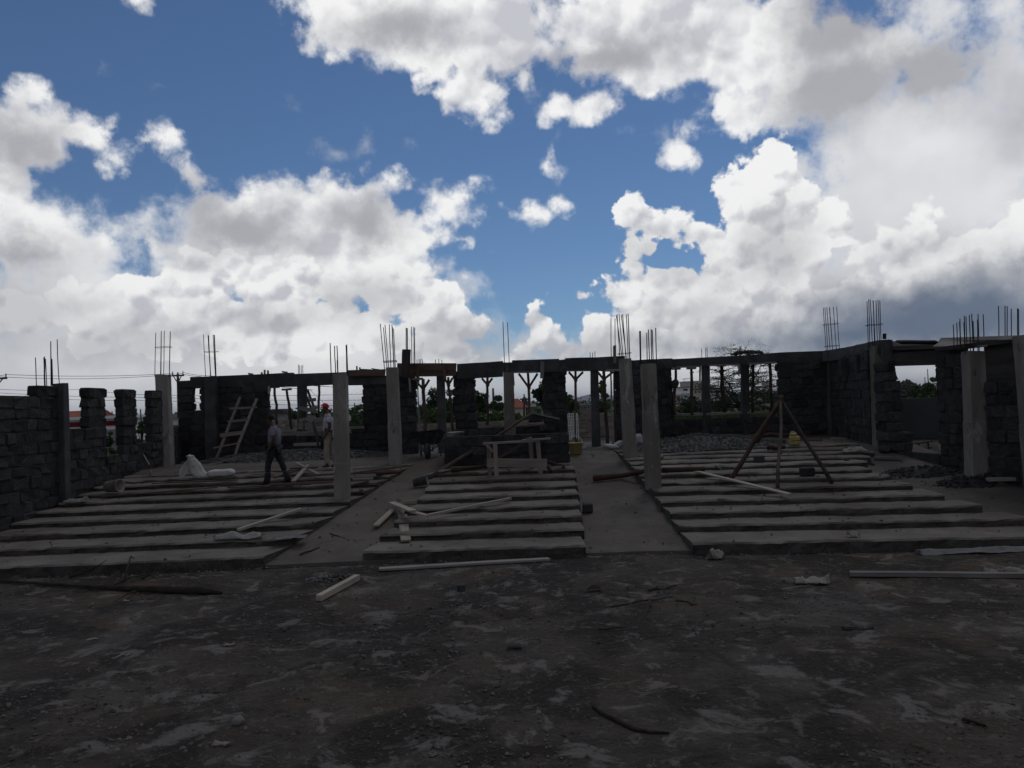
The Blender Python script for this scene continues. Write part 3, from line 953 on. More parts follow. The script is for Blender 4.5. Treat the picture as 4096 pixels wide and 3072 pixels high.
column('dark square column in the ladder wall window behind the man in the red cap', (1208, 1545), (1212, 1750), 28.0, 0.33, d=0.26, material='beam_concrete')

# ------------------------------------------------------------------ beams over the walls
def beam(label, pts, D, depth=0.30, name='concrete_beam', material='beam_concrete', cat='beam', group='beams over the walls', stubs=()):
    """pts: (x, y_top, y_bottom) pixels along the face; D: distance or (D0, D1)"""
    D0, D1 = D if isinstance(D, tuple) else (D, D)
    x0, x1 = pts[0][0], pts[-1][0]
    g = lambda x: D0 + (D1 - D0) * (x - x0) / (x1 - x0)
    Ps = [(at(x, yt, g(x)), at(x, yb, g(x))) for (x, yt, yb) in pts]
    o = Ps[0][1].copy()
    bm = bmesh.new()
    dirv_ = (Ps[-1][0] - Ps[0][0]); dirv_.z = 0
    nrm = Vector((-dirv_.y, dirv_.x, 0)).normalized()
    if nrm.y < 0: nrm = -nrm
    rows = []
    dense = []
    for a, b_ in zip(Ps[:-1], Ps[1:]):
        m = max(1, int((b_[0] - a[0]).length / 0.4))
        for i in range(m):
            dense.append((a[0].lerp(b_[0], i / m), a[1].lerp(b_[1], i / m)))
    dense.append(Ps[-1])
    for i, (t, b_) in enumerate(dense):
        j = lambda k: Vector((0, mnoise.noise((i * .7, k, o.x)) * 0.012, mnoise.noise((i * .7, k + 5, o.x)) * 0.016))
        rows.append([bm.verts.new(v - o) for v in (b_ + j(0), t + j(1), t + nrm * depth + j(2), b_ + nrm * depth + j(3))])
    grid_faces(bm, rows, True)
    bm.faces.new(rows[0]); bm.faces.new(rows[-1][::-1])
    bmesh.ops.recalc_face_normals(bm, faces=bm.faces)
    ob = done(bm, name, material)
    ob.location = o
    return tag(ob, label, cat, group)

beam('long grey beam over the ladder wall, left end', [(760, 1508, 1552), (870, 1504, 1549), (1168, 1490, 1546)], 27.85, 0.32)
beam('grey beam over the window behind the man in the red cap', [(1169, 1496, 1547), (1330, 1490, 1538), (1393, 1487, 1540)], 27.87, 0.3)
beam('dark beam left of the grey column by the wheelbarrow, with a brown board on it', [(1392, 1504, 1541), (1545, 1502, 1536)], 27.86, 0.3)
beam('dark beam over the first middle window', [(1828, 1456, 1515), (2012, 1444, 1506)], 25.62, 0.34)
beam('dark beam stub above the slim pale column', [(2011, 1450, 1489), (2049, 1449, 1489)], 25.66, 0.3)
beam('dark beam over the second middle window', [(2048, 1441, 1491), (2236, 1435, 1487)], 25.62, 0.34)
beam('recessed dark beam stub above the stacked stone pier', [(2236, 1439, 1487), (2264, 1437, 1484)], 25.66, 0.3)
beam('dark beam over the lattice opening, ending at the tall bar bundle', [(2262, 1432, 1483), (2500, 1424, 1484)], 25.62, 0.34)
beam('dark beam piece between the two tall right columns', [(2535, 1440, 1480), (2690, 1433, 1472)], (26.5, 28.0), 0.3)
beam('long straight dark beam over the three right windows', [(2688, 1436, 1470), (2990, 1421, 1458), (3120, 1409, 1452), (3338, 1402, 1450)], (28.0, 26.85), 0.32)
beam('dark beam climbing from the right back corner to the doorway column', [(3326, 1402, 1446), (3440, 1384, 1430), (3560, 1358, 1412)], (26.7, 21.0), 0.3)

# rough cast sills
beam('rough pale sill under the three right windows', [(2692, 1655, 1664), (2900, 1650, 1659), (3106, 1642, 1652)], (28.05, 27.3), 0.34, 'window_sill', 'concrete', 'sill', 'window sills')
beam('rough pale sill of the window behind the walking man', [(1080, 1721, 1730), (1195, 1717, 1726)], 27.8, 0.34, 'window_sill', 'concrete', 'sill', 'window sills')
beam('pale sill of the narrow window right of the near left column', [(1396, 1706, 1716), (1456, 1704, 1714)], 27.8, 0.34, 'window_sill', 'concrete', 'sill', 'window sills')
# ------------------------------------------------------------------ measuring helpers (enlarged parts of the photograph)
def crop(x0, y0, k):
    return lambda x, y: (x0 + x / k, y0 + y / k)
q1, q2, q3, q4, q5 = crop(0, 1700, 2.212), crop(800, 1650, 2.765), crop(1500, 1650, 2.212), crop(2300, 1650, 2.212), crop(3096, 1750, 2.212)
c1, c2, c3, c4, c5, c7 = crop(0, 1250, 2.765), crop(600, 1250, 2.765), crop(1200, 1250, 2.765), crop(1800, 1250, 2.765), crop(2400, 1200, 2.765), crop(3296, 1150, 2.765)
g6, g7, g8 = crop(0, 2200, 1.4747), crop(1300, 2200, 1.4747), crop(2596, 2200, 1.4747)

def lay(label, a, b, w, t, material, lift=0.0, name='board', cat='board', lift2=None, warp=0.008, group=None):
    """a board lying on whatever floor is under its two ends"""
    P, Q = fp(*a), fp(*b)
    P.z += t / 2 + 0.012 + lift
    Q.z += t / 2 + 0.012 + (lift if lift2 is None else lift2)
    return board(name, P, Q, w, t, material, label, cat, group=group, warp=warp)

def lay_pole(label, pts, radii, material, lift=0.0, name='pole', cat='pole', n=1):
    P = []
    for p in pts:
        v = fp(*p); v.z += (radii if not isinstance(radii, list) else max(radii)) + lift
        P.append(v)
    if not isinstance(radii, list): radii = [radii] * len(P)
    return pole(name, P, radii, material, label, cat)

# ---- planks on the left terrace
G = 'loose boards on the terraces'
lay('pale board lying aslant across the lower left steps', q2(425, 1345), q2(1118, 1105), 0.10, 0.05, 'wood_pale', 0.05, lift2=0.03, group=G)
lay('long thin board along the left steps under the walking man', q2(310, 852), q2(1225, 836), 0.07, 0.03, 'wood_brown', 0.01, group=G)
lay('reddish board lying in front of the walking man, ending at the near left column', q2(780, 862), q2(1478, 800), 0.10, 0.05, 'wood_brown', 0.03, group=G)
lay('thin dark board behind the overturned grey bucket', q1(1350, 538), q1(2105, 526), 0.08, 0.03, 'wood_brown', 0.01, group=G)
lay('long dark lath lying from the overturned bucket towards the right', q1(905, 650), q1(1925, 590), 0.06, 0.03, 'wood_brown', 0.02, group=G)
lay('short pale board tilted over the plank heap beside the walking man', q2(1070, 640), q2(1335, 760), 0.09, 0.04, 'wood_pale', 0.16, lift2=0.04, group=G)
lay('grey board propped crosswise on the plank heap, rising to the right', q2(1030, 792), q2(1200, 668), 0.11, 0.04, 'wood_grey', 0.04, lift2=0.18, group=G)
lay('brown board at the back of the plank heap', q2(585, 688), q2(1125, 664), 0.10, 0.035, 'wood_brown', 0.04, group=G)
lay('pale split board at the left end of the plank heap', q2(512, 712), q2(800, 690), 0.08, 0.03, 'wood_pale', 0.03, group=G)
lay('short brown board behind the legs of the walking man', q2(820, 762), q2(1110, 690), 0.09, 0.035, 'wood_brown', 0.03, lift2=0.10, group=G)
lay('brown board running under the plank heap to the near left column', q2(1180, 742), q2(1470, 738), 0.10, 0.04, 'wood_brown', 0.06, group=G)
lay('pale lath on the right of the plank heap', q2(1210, 700), q2(1475, 690), 0.06, 0.03, 'wood_pale', 0.10, group=G)
lay('short reddish board sticking up from the middle of the plank heap', q2(1000, 700), q2(1300, 690), 0.10, 0.04, 'wood_brown', 0.12, group=G)
lay('board pair end showing right of the near left column, upper one', q2(1690, 828), q2(1910, 803), 0.10, 0.04, 'wood_pale', 0.08, group=G)
lay('board lying lower right of the near left column', q2(1640, 838), q2(1870, 822), 0.09, 0.04, 'wood_brown', 0.02, group=G)
lay('long brown board reaching from the near left column into the aisle', q2(1685, 700), q2(2160, 676), 0.11, 0.045, 'wood_brown', 0.03, group=G)
lay('grey board at the top left step right of the near column', q2(1690, 640), q2(2130, 622), 0.10, 0.04, 'wood_grey', 0.02, group=G)
lay_pole('dark round log end lying at the left aisle edge', [q2(1960, 706), q2(2215, 684)], [0.055, 0.05], 'pole_red', name='log', cat='log')
lay('board lying at the foot of the ladder', q1(1560, 385), q1(1700, 372), 0.08, 0.03, 'wood_pale', 0.01, group=G)
lay('thin stick shaped lath under the ladder foot', q1(1830, 362), q1(2010, 332), 0.04, 0.025, 'wood_grey', 0.01, group=G)
lay('brown step edge board behind the two white bags', q1(1780, 345), q1(2200, 330), 0.10, 0.04, 'wood_brown', 0.01, group=G)

# ---- broken boards on the middle terrace
lay('long thin board lying level across the middle steps', q3(250, 808), q3(1185, 768), 0.07, 0.035, 'wood_pale', 0.02, group=G)
lay('long narrow board rising to the right across the middle steps', q3(465, 1005), q3(1200, 796), 0.075, 0.05, 'wood_pale', 0.05, group=G)
lay('broad broken board with a split end at the left of the middle steps', q3(150, 842), q3(335, 955), 0.16, 0.03, 'wood_pale', 0.09, lift2=0.16, group=G)
lay('broken board tip joining the split board and the rising board', q3(318, 948), q3(475, 1005), 0.15, 0.03, 'wood_pale', 0.14, lift2=0.05, group=G)
lay('short broad board pointing at the viewer down the lowest middle steps', q3(238, 900), q3(275, 1160), 0.19, 0.03, 'wood_pale', 0.06, lift2=0.03, group=G)
lay('pale board lying along the left ends of the lowest middle steps', q3(8, 1036), q3(165, 882), 0.13, 0.03, 'wood_pale', 0.05, lift2=0.04, group=G)
lay('long light grey board on the ground in front of the middle steps', q3(38, 1400), q3(1542, 1312), 0.17, 0.035, 'wood_grey', 0.0, group='boards on the ground')
lay('short thick brown timber beside the dark rubble patch', (1276, 2408), (1430, 2322), 0.10, 0.085, 'wood_pale', 0.0, group='boards on the ground')
lay('long thin board lying at the right edge of the yard', (3400, 2306), (4130, 2312), 0.12, 0.06, 'wood_grey', 0.0, group='boards on the ground')
lay('thick plank end beside the rubble at the right picture edge', q5(1895, 432), q5(2300, 426), 0.16, 0.07, 'wood_grey', 0.10, group='boards on the ground')

# ---- right terrace
lay('long pale board sloping down the right steps from the red pole', q4(1070, 562), q4(1905, 765), 0.13, 0.03, 'wood_pale', 0.03, lift2=0.05, group=G)
lay_pole('dark red pole lying across the right aisle beside the front right column', [q4(165, 618), q4(420, 592), q4(640, 575)], [0.075, 0.06, 0.05], 'pole_red', lift=0.02)
lay_pole('red brown pole right of the front right column, under the pale board end', [q4(770, 568), q4(1150, 560)], [0.07, 0.055], 'pole_red', lift=0.03)
lay('short pale board on the floor left of the right doorway', q5(885, 200), q5(1132, 206), 0.14, 0.06, 'wood_grey', 0.02, group=G)
lay_pole('thin dark rod lying on the upper right steps', [q5(620, 205), q5(890, 246)], [0.02, 0.02], 'bark', name='rod', cat='rod')
lay('pale lath on the top step in front of the right back wall', q5(500, 12), q5(640, 14), 0.06, 0.03, 'wood_pale', 0.0, group=G)
lay('reddish board beside the yellow can', q5(250, 48), q5(412, 50), 0.10, 0.05, 'wood_brown', 0.05, group=G)
lay('small pale offcut on the third right step', q4(1262, 803), q4(1325, 803), 0.06, 0.03, 'wood_pale', 0.0, name='wood_offcut', cat='offcut')
lay('small pale offcut beside the tripod, higher up', q4(1238, 505), q4(1298, 510), 0.05, 0.03, 'wood_pale', 0.0, name='wood_offcut', cat='offcut')
# heap of red brown poles behind the tripod
for i, (a, b, lab) in enumerate(((q4(1455, 285), q4(1870, 278), 'lower'), (q4(1445, 268), q4(1700, 262), 'upper left'), (q4(1560, 262), q4(1905, 255), 'upper right'), (q4(1700, 335), q4(1860, 330), 'small front'))):
    P, Q = fp(*a), fp(*b)
    z = 0.07 + (0.12 if 'upper' in lab else 0)
    pole('pole', bent(P + Vector((0, 0, z)), Q + Vector((0, 0, z)), 4, 0.03), [0.065, 0.06, 0.07, 0.06, 0.05], 'pole_red',
         '%s red brown pole of the heap behind the tripod' % lab, 'pole')

# ---- the pole tripod
apex = at(3122, 1596, 18.7)
root = thing('pole_tripod', 'tripod of three rough wooden poles standing on the right steps', 'tripod', (apex.x, apex.y, zsurf(apex.x, apex.y)))
off = root.location
for (a, ex, r0, m_) in ((q4(1378, 612), 0.10, 0.055, 'pole_red'), (q4(1796, 692), 0.06, 0.04, 'pole_wood'), (q5(512, 408), 0.10, 0.045, 'bark')):
    f = fp(*a)
    t = apex + (apex - f).normalized() * ex
    pole('leg', [p - off for p in bent(f + Vector((0, 0, 0.01)), t, 6, 0.035)], [r0, r0, r0 * .95, r0 * .95, r0 * .9, r0 * .85, r0 * .8], m_, parent=root)
f1 = fp(*q4(1378, 612))
pole('brace', [p - off for p in bent(f1.lerp(apex, 0.45) + Vector((0.1, 0.06, 0)), apex + Vector((0.02, 0.05, -0.05)), 4, 0.03)], 0.045, 'pole_red', parent=root)
bm = bmesh.new()
for k in range(5):
    a0 = k * 0.9
    ring = [(0.075 * math.cos(t * 0.8 + a0), 0.075 * math.sin(t * 0.8 + a0), -0.08 + 0.03 * k + 0.01 * math.sin(t)) for t in range(9)]
    tube_bm(bm, [apex - off + Vector(p) for p in ring], 0.010, 5)
done(bm, 'lashing', 'rebar', root)

# ---- wooden work trestle on the middle terrace
Dt = 20.0
def tp(x, y, D=Dt): return at(*q3(x, y), D)
c = tp(1230, 545); c.z = zsurf(c.x, c.y)
root = thing('trestle', 'rough wooden work trestle with a plank top on the middle steps', 'trestle', c)
for (a, b, w, t) in (((958, 275), (1428, 250), 0.16, 0.05), ((1300, 245), (1552, 230), 0.18, 0.04), ((990, 445), (1520, 448), 0.05, 0.22)):
    board('plank', tp(*a) - c, tp(*b) - c, w, t, 'wood_dull', parent=root)
for (x0, y0, x1, y1, dd) in ((1005, 275, 1018, 552, 0.0), (1062, 278, 1076, 556, -0.35), (1375, 260, 1392, 540, 0.35), (1440, 240, 1464, 540, 0.0)):
    p0, p1 = tp(x0, y0, Dt + dd), tp(x1, y1, Dt + dd)
    p1.z = zsurf(p1.x, p1.y)
    board('leg', p1 - c, p0 - c, 0.11, 0.05, 'wood_dull', parent=root, up=(0, 1, 0))
board('brace', tp(985, 285, Dt - .1) - c, tp(1045, 345, Dt - .1) - c, 0.07, 0.04, 'wood_dull', parent=root, up=(0, 1, 0))
board('brace', tp(1080, 410, Dt + .2) - c, tp(1330, 262, Dt + .2) - c, 0.06, 0.04, 'wood_brown', parent=root, up=(0, 1, 0))
pole('rod', [tp(1340, 240, Dt - .05) - c, tp(1390, 222, Dt - .05) - c], 0.03, 'wood_dull', parent=root)
# timbers leaning right of the trestle
P = fp(*q3(1680, 528)); 
pole('pole', [P + Vector((0, 0, .04)), tp(1480, 425, 20.3)], [0.05, 0.05], 'pole_red', 'red pole leaning down from the right side of the trestle', 'pole')
P = fp(*q3(1560, 540))
pole('pole', [P + Vector((0, 0, .04)), tp(1500, 440, 20.15)], [0.045, 0.04], 'pole_red', 'short red pole beside the right trestle leg', 'pole')
lay('short red brown board on the step right of the trestle', q3(1590, 520), q3(1690, 522), 0.06, 0.04, 'wood_pale', 0.02, group=G)
# long pole leaning from the middle steps over the parapet
P0 = fp(*q3(480, 590)); P1 = at(2124, 1655, 22.6)
pole('pole', bent(P0 + Vector((0, 0, .03)), P1, 8, 0.03), [0.06, .058, .055, .05, .05, .045, .045, .04, .038], 'pole_wood', 'long crooked pole leaning from the middle steps up over the parapet', 'pole')
for (a, b, m_, r, lab) in ((q3(560, 560), q3(960, 505), 'wood_grey', .035, 'upper thin pole lying left of the trestle'),
                           (q3(680, 562), q3(1000, 505), 'pole_red', .055, 'red round pole lying left of the trestle with a pale cut end'),
                           (q3(430, 572), q3(640, 545), 'wood_grey', .03, 'short grey stick at the foot of the long leaning pole'),
                           (q3(890, 498), q3(985, 455), 'wood_pale', .03, 'short pale stick leaning at the left trestle leg')):
    P, Q = fp(*a), fp(*b)
    pole('pole', bent(P + Vector((0, 0, r)), Q + Vector((0, 0, r + .04)), 3, 0.015), [r, r, r * .95, r * .9], m_, lab, 'pole')

# ---- ladder
root = thing('ladder', 'rough pole ladder leaning on the dark back wall', 'ladder', at(*c2(850, 1640), 26.3))
root.location.z = zsurf(root.location.x, root.location.y)
off = root.location
def lp(x, y):
    D = 26.3 + (27.75 - 26.3) * max(0, min(1, (1640 - y) / 700.0))
    return at(*c2(x, y), D) - off
rA = [lp(728, 1640), lp(800, 1450), lp(880, 1240), lp(940, 1090), lp(998, 938)]
rB = [lp(925, 1610), lp(985, 1440), lp(1050, 1280), lp(1120, 1100), lp(1183, 955)]
for r in (rA, rB):
    r[0].z = 0.0
    pole('rail', r, [0.055, 0.055, 0.05, 0.05, 0.05], 'wood_dull', parent=root)
for (a, b, w) in (((888, 1062), (1190, 1046), 0.07), ((868, 1208), (1090, 1184), 0.09), ((784, 1358), (1046, 1325), 0.13), ((708, 1498), (1000, 1440), 0.05)):
    board('rung', lp(*a) + Vector((0, -.06, 0)), lp(*b) + Vector((0, -.06, 0)), w, 0.04, 'wood_dull', parent=root, up=(0, 1, 0))

# ---- timber staging near the man in the red cap
root = thing('timber_staging', 'ramshackle timber staging of boards and poles behind the man in the red cap', 'scaffold', at(*c2(1760, 1480), 27.2))
root.location.z = zsurf(root.location.x, root.location.y)
off = root.location
for (a, b, dd) in (((1742, 850), (1850, 1160), 27.55), ((1738, 930), (1800, 1130), 27.5), ((1806, 1200), (1866, 1495), 26.9), ((1870, 800), (1868, 1180), 27.6),
                   ((1650, 1060), (1630, 1470), 27.5), ((1705, 1180), (1690, 1470), 27.1)):
    pole('pole', bent(at(*c2(*b), dd) - off, at(*c2(*a), dd) - off, 4, 0.02), 0.045, 'pole_wood', parent=root)
for (a, b, w, dd) in (((1645, 1055), (1838, 1092), .14, 27.4), ((1780, 1048), (1860, 1052), .12, 27.4), ((1650, 1192), (1830, 1158), .12, 27.2), ((1640, 1232), (1905, 1212), .09, 27.1),
                      ((1640, 1262), (1830, 1280), .17, 27.1), ((1820, 1300), (1915, 1285), .2, 27.0), ((1615, 1340), (1905, 1335), .16, 27.0), ((1588, 1462), (1885, 1452), .11, 26.9),
                      ((1735, 975), (1836, 962), .12, 27.5), ((1810, 1200), (1915, 1180), .18, 27.05)):
    board('board', at(*c2(*a), dd) - off, at(*c2(*b), dd) - off, w, 0.03, 'wood_grey', parent=root, up=(0, 1, 0.01))

# ---- props under the beams
def prop(label, top, joint, foot, D, vx=None, r=0.045, straight=False, material='pole_wood', zfoot=None):
    F0 = at(*foot, D)
    if zfoot is not None: F0.z = zfoot
    root = thing('timber_prop', label, 'prop', F0, group='timber props under the beams')
    T_ = at(*top, D) - F0
    pole('pole', bent(Vector((0, 0, 0)), T_, 6, 0.03 if not straight else 0.012), [r * 1.05, r, r, r, r * .95, r * .95, r * .9], material, parent=root)
    if vx:
        J = at(*joint, D) - F0
        for x in vx:
            board('brace', J + Vector((0, -.05, 0)), at(x, top[1] + 3, D) - F0 + Vector((0, -.05, 0)), 0.075, 0.03, 'wood_brown', parent=root, up=(0, 1, 0))
        board('cleat', J + Vector((-.05, -.085, .02)), J + Vector((.06, -.085, -.04)), 0.08, 0.025, 'wood_brown', parent=root, up=(0, 1, 0))
    else:
        box_bm = bmesh.new()
        box(box_bm, T_ + Vector((0, 0, 0.03)), (0.34, 0.14, 0.07), bev=0.006)
        done(box_bm, 'head_block', 'wood_grey', root)
    return root
zf = zsurf(0, 26)
prop('propped pole with a V head left of the dark square column, first from the left', c3(1362, 735), c3(1366, 850), c3(1385, 1400), 25.6, (c3(1275, 0)[0], c3(1432, 0)[0]), 0.06, zfoot=zf)
prop('V headed prop in the narrow opening left of the stone pier', c3(1640, 715), c3(1643, 800), c3(1692, 1325), 25.6, (c3(1596, 0)[0], c3(1690, 0)[0]))
prop('V headed prop in the first middle window', c4(415, 720), c4(415, 800), c4(412, 1240), 25.7, (c4(352, 0)[0], c4(470, 0)[0]))
prop('V headed prop in the second middle window, left of the stacked stones', c4(862, 668), c4(872, 830), c4(884, 1218), 25.7, (c4(760, 0)[0], c4(968, 0)[0]))
prop('V headed prop above the yellow bucket', c4(1388, 650), c4(1386, 745), c4(1395, 1430), 25.6, (c4(1312, 0)[0], c4(1470, 0)[0]), zfoot=zf)
prop('thick prop with crossed braces beside the tall bar bundle', c4(1700, 650), c4(1700, 740), c4(1740, 1440), 25.6, (c4(1630, 0)[0], c4(1800, 0)[0]), 0.055, zfoot=zf)
prop('plain pole prop at the left jamb of the tall bar bundle', c4(1778, 650), None, c4(1803, 1390), 25.4, r=0.03, straight=True, zfoot=zf, material='wood_grey')
prop('plain pole prop just right of its thin neighbour near the tall bar bundle', c4(1815, 650), None, c4(1830, 1390), 25.5, r=0.035, straight=True, zfoot=zf)
prop('thin long lath prop standing in front of the wheelbarrow opening', c3(1302, 745), None, c3(1330, 1560), 24.6, r=0.02, straight=True, zfoot=zf, material='wood_grey')
prop('bent trunk prop at the left jamb of the first right window', c5(838, 770), None, c5(825, 1270), 28.0, r=0.055)
prop('forked trunk prop in the middle of the first right window', c5(1010, 765), None, c5(1020, 1270), 27.9, r=0.055)
prop('trunk prop in the second right window', c5(1345, 735), None, c5(1372, 1240), 27.8, r=0.07, material='bark')
prop('trunk prop left in the third right window', c5(1695, 715), None, c5(1688, 1240), 27.45, r=0.055, material='bark')
prop('trunk prop right in the third right window', c5(1878, 705), None, c5(1895, 1240), 27.3, r=0.06, material='bark')
prop('left crooked prop in the window behind the walking man', c2(1378, 835), None, c2(1402, 1240), 28.0, r=0.05)
prop('right crooked prop in the window behind the walking man', c2(1512, 860), None, c2(1568, 1305), 28.0, r=0.05)
# rag bundle tied to the first of these
bm = bmesh.new()
bmesh.ops.create_icosphere(bm, subdivisions=2, radius=1)
for v in bm.verts: v.co *= 1 + 0.35 * mnoise.noise(v.co * 2.1)
bm.transform(Matrix.Diagonal((0.16, 0.12, 0.17, 1)))
o = tag(done(bm, 'stone_lump', 'stone'), 'rough stone bulging from the left jamb of the first right window', 'stone')
o.location = at(*c5(828, 925), 27.85)

# ---- formwork boards on the beams
def fboard(label, a, b, D, w, t, material, vertical=True, D2=None):
    return board('formwork_board', at(*a, D), at(*b, D2 or D), w, t, material, label, 'board', group='formwork boards on the beams', up=(0, 1, 0) if vertical else (0, 0, 1))
fboard('upper brown shuttering board above the wheelbarrow', c3(1075, 600), c3(1730, 600), 25.42, 0.24, 0.03, 'wood_brown')
fboard('lower brown shuttering board above the wheelbarrow', c3(1085, 660), c3(1728, 655), 25.44, 0.24, 0.03, 'wood_brown')
fboard('thin warped brown edging below the shuttering', c3(1225, 700), c3(1700, 690), 25.46, 0.07, 0.05, 'wood_brown')
fboard('left upright cleat nailed over the brown shuttering', c3(1300, 575), c3(1304, 770), 25.36, 0.11, 0.03, 'wood_brown')
fboard('right upright cleat nailed over the brown shuttering', c3(1600, 575), c3(1600, 740), 25.36, 0.11, 0.03, 'wood_brown')
fboard('brown board lying on the dark beam behind the wheelbarrow column', c3(530, 672), c3(945, 662), 27.75, 0.23, 0.04, 'wood_brown')
fboard('dark upright board standing beside the splayed bars', c3(1178, 408), c3(1168, 720), 24.9, 0.28, 0.04, 'dark_timber')
fboard('upright board nailed on the beam over the second middle window', c4(1022, 540), c4(1018, 728), 25.5, 0.13, 0.03, 'wood_grey')
fboard('upright post stub in front of the tall bar bundle', c4(1820, 365), c4(1822, 560), 21.9, 0.08, 0.06, 'wood_grey')
fboard('thin sole board under the beam of the second middle window', c4(690, 664), c4(970, 660), 25.5, 0.04, 0.2, 'wood_grey')
fboard('thin sole board under the beam of the lattice opening', c4(1290, 646), c4(1505, 644), 25.5, 0.03, 0.2, 'wood_grey')
fboard('hanging lath beside the slim pale column', c4(702, 675), c4(712, 805), 25.3, 0.03, 0.03, 'wood_grey')
fboard('pale sole board under the beam of the first right window', c5(835, 745), c5(1122, 733), 27.6, 0.045, 0.22, 'wood_grey')
fboard('pale sole board under the beam of the second right window', c5(1205, 724), c5(1540, 714), 27.45, 0.045, 0.22, 'wood_grey')
fboard('pale sole board under the beam of the third right window', c5(1640, 708), c5(1940, 692), 27.2, 0.045, 0.22, 'wood_grey')
fboard('hanging lath at the first right mullion', c5(1108, 740), c5(1104, 895), 27.7, 0.06, 0.03, 'wood_grey')
fboard('hanging lath at the second right mullion', c5(1538, 720), c5(1535, 840), 27.5, 0.05, 0.03, 'wood_grey')
fboard('hanging board at the left end of the ladder wall window', c2(1318, 815), c2(1316, 900), 27.6, 0.08, 0.03, 'wood_grey')
fboard('hanging lath right of the wheelbarrow column', c3(1210, 725), c3(1222, 880), 24.0, 0.06, 0.03, 'wood_grey')
for i, (a, b, w, lab) in enumerate((((1090, 676), (1140, 684), .09, 'flat board end lying on the ladder wall beam'), ((1462, 655), (1520, 664), .10, 'short board end lying right on the ladder wall beam'))):
    fboard(lab, c2(*a), c2(*b), 27.9, 0.06, w, 'wood_grey')
for i, (x, y0, lab) in enumerate(((1268, 634, 'taller'), (1305, 640, 'shorter right'), (1236, 660, 'lowest left'))):
    fboard('%s peg standing on the ladder wall beam' % lab, c2(x, y0), c2(x, 690), 27.95, 0.06, 0.05, 'wood_pale')
fboard('pointed stake standing on the beam left of the wheelbarrow column', c3(628, 592), c3(630, 650), 27.9, 0.05, 0.04, 'wood_brown')
fboard('second stake standing on the beam left of the wheelbarrow column', c3(662, 606), c3(663, 650), 27.9, 0.05, 0.04, 'wood_brown')
fboard('loose lath lying on the beam left of the wheelbarrow column', c3(670, 628), c3(790, 634), 27.9, 0.04, 0.06, 'wood_brown')
fboard('second loose lath on the beam, nearer the wheelbarrow column', c3(792, 622), c3(872, 632), 27.9, 0.04, 0.06, 'wood_brown')
# right doorway lintel in formwork
fboard('deep black shuttering board over the right doorway', c7(682, 800), c7(1540, 765), 21.0, 0.36, 0.04, 'dark_timber', D2=18.3)
fboard('dark upper shuttering board over the right doorway', c7(700, 690), c7(1540, 665), 21.05, 0.11, 0.3, 'dark_timber', D2=18.4)
board('formwork_board', (10.45, 18.7, 3.70), (11.02, 14.9, 3.71), 0.30, 0.10, 'dark_timber', 'long dark plank lying over the near right wall', 'board', group='formwork boards on the beams')
board('formwork_board', (10.70, 17.32, 3.17), (11.08, 14.7, 3.17), 1.0, 0.05, 'dark_timber', 'dark shuttering panel above the near right wall', 'board', group='formwork boards on the beams', up=(-1, -0.14, 0))
fboard('grey board left on the doorway lintel', c7(785, 655), c7(940, 650), 21.2, 0.22, 0.03, 'wood_grey')
fboard('pale square board on the doorway lintel', c7(945, 648), c7(1078, 648), 20.6, 0.26, 0.03, 'wood_grey')
fboard('grey board right on the doorway lintel', c7(1080, 650), c7(1260, 640), 20.2, 0.2, 0.03, 'wood_grey', D2=19.6)
fboard('long thin dark plank resting loose on the doorway lintel', c7(830, 605), c7(1262, 608), 20.4, 0.05, 0.22, 'dark_timber', D2=19.2)
fboard('long grey board behind the jungle of bars', c7(1262, 620), c7(1860, 610), 19.0, 0.30, 0.03, 'wood_grey', D2=17.0)
fboard('pale board end right of the jungle of bars', c7(1862, 612), c7(1980, 610), 17.6, 0.24, 0.03, 'wood_pale')
fboard('long grey top lath over the near right wall', c7(1290, 580), c7(2160, 556), 19.2, 0.04, 0.1, 'wood_grey', D2=16.0)
fboard('stack end of boards beside the doorway column, upper', c7(705, 622), c7(775, 618), 21.3, 0.1, 0.3, 'wood_grey')
fboard('stack end of boards beside the doorway column, lower', c7(708, 650), c7(783, 648), 21.2, 0.1, 0.3, 'wood_grey')
fboard('wide upright board on the side of the doorway column', c7(690, 580), c7(705, 815), 20.7, 0.30, 0.05, 'beam_concrete')
fboard('left hanging shutter strip on the right side wall', c7(228, 780), c7(228, 945), 23.9, 0.26, 0.06, 'beam_concrete')
fboard('right hanging shutter strip on the right side wall', c7(410, 745), c7(410, 945), 22.4, 0.30, 0.06, 'beam_concrete')
pole('stake', [at(*c7(668, 570), 20.9), at(*c7(670, 510), 20.9)], 0.05, 'dark_timber', 'short round stake on top of the doorway column', 'stake')
# bars sticking out of beams
def stubs(label, bars, y0, D):
    P = at(bars[0][0], y0, D)
    root = thing('starter_bars', label, 'rebar', P, group='starter bars in the beams')
    for (x, y) in bars:
        pole('rebar', bent(at(x + 1, y0 + 6, D) - P, at(x, y, D) - P, 2, 0.006), 0.011, 'rebar', parent=root, seg=6, wob=0)
stubs('hooked short bars on the beam behind the man in the red cap', [(1193, 1458), (1198, 1461), (1205, 1462), (1211, 1459)], 1494, 28.0)
stubs('three stub bars behind the dark upright board', [(1668, 1438), (1676, 1436), (1681, 1437), (1688, 1434)], 1458, 25.6)
stubs('three stub bars over the brown shuttering, right end', [(1742, 1438), (1755, 1436), (1767, 1439)], 1456, 25.6)
stubs('six tall bars behind the dark upright board', [(1624, 1311), (1627, 1312), (1630, 1313), (1646, 1307), (1655, 1309), (1659, 1310)], 1460, 25.3)
stubs('three stub bars on the beam over the lattice opening', [(2360, 1409), (2370, 1410), (2380, 1405)], 1428, 25.8)
stubs('two bars with a post left of the tall bar bundle', [(2444, 1272), (2460, 1274)], 1424, 21.9)
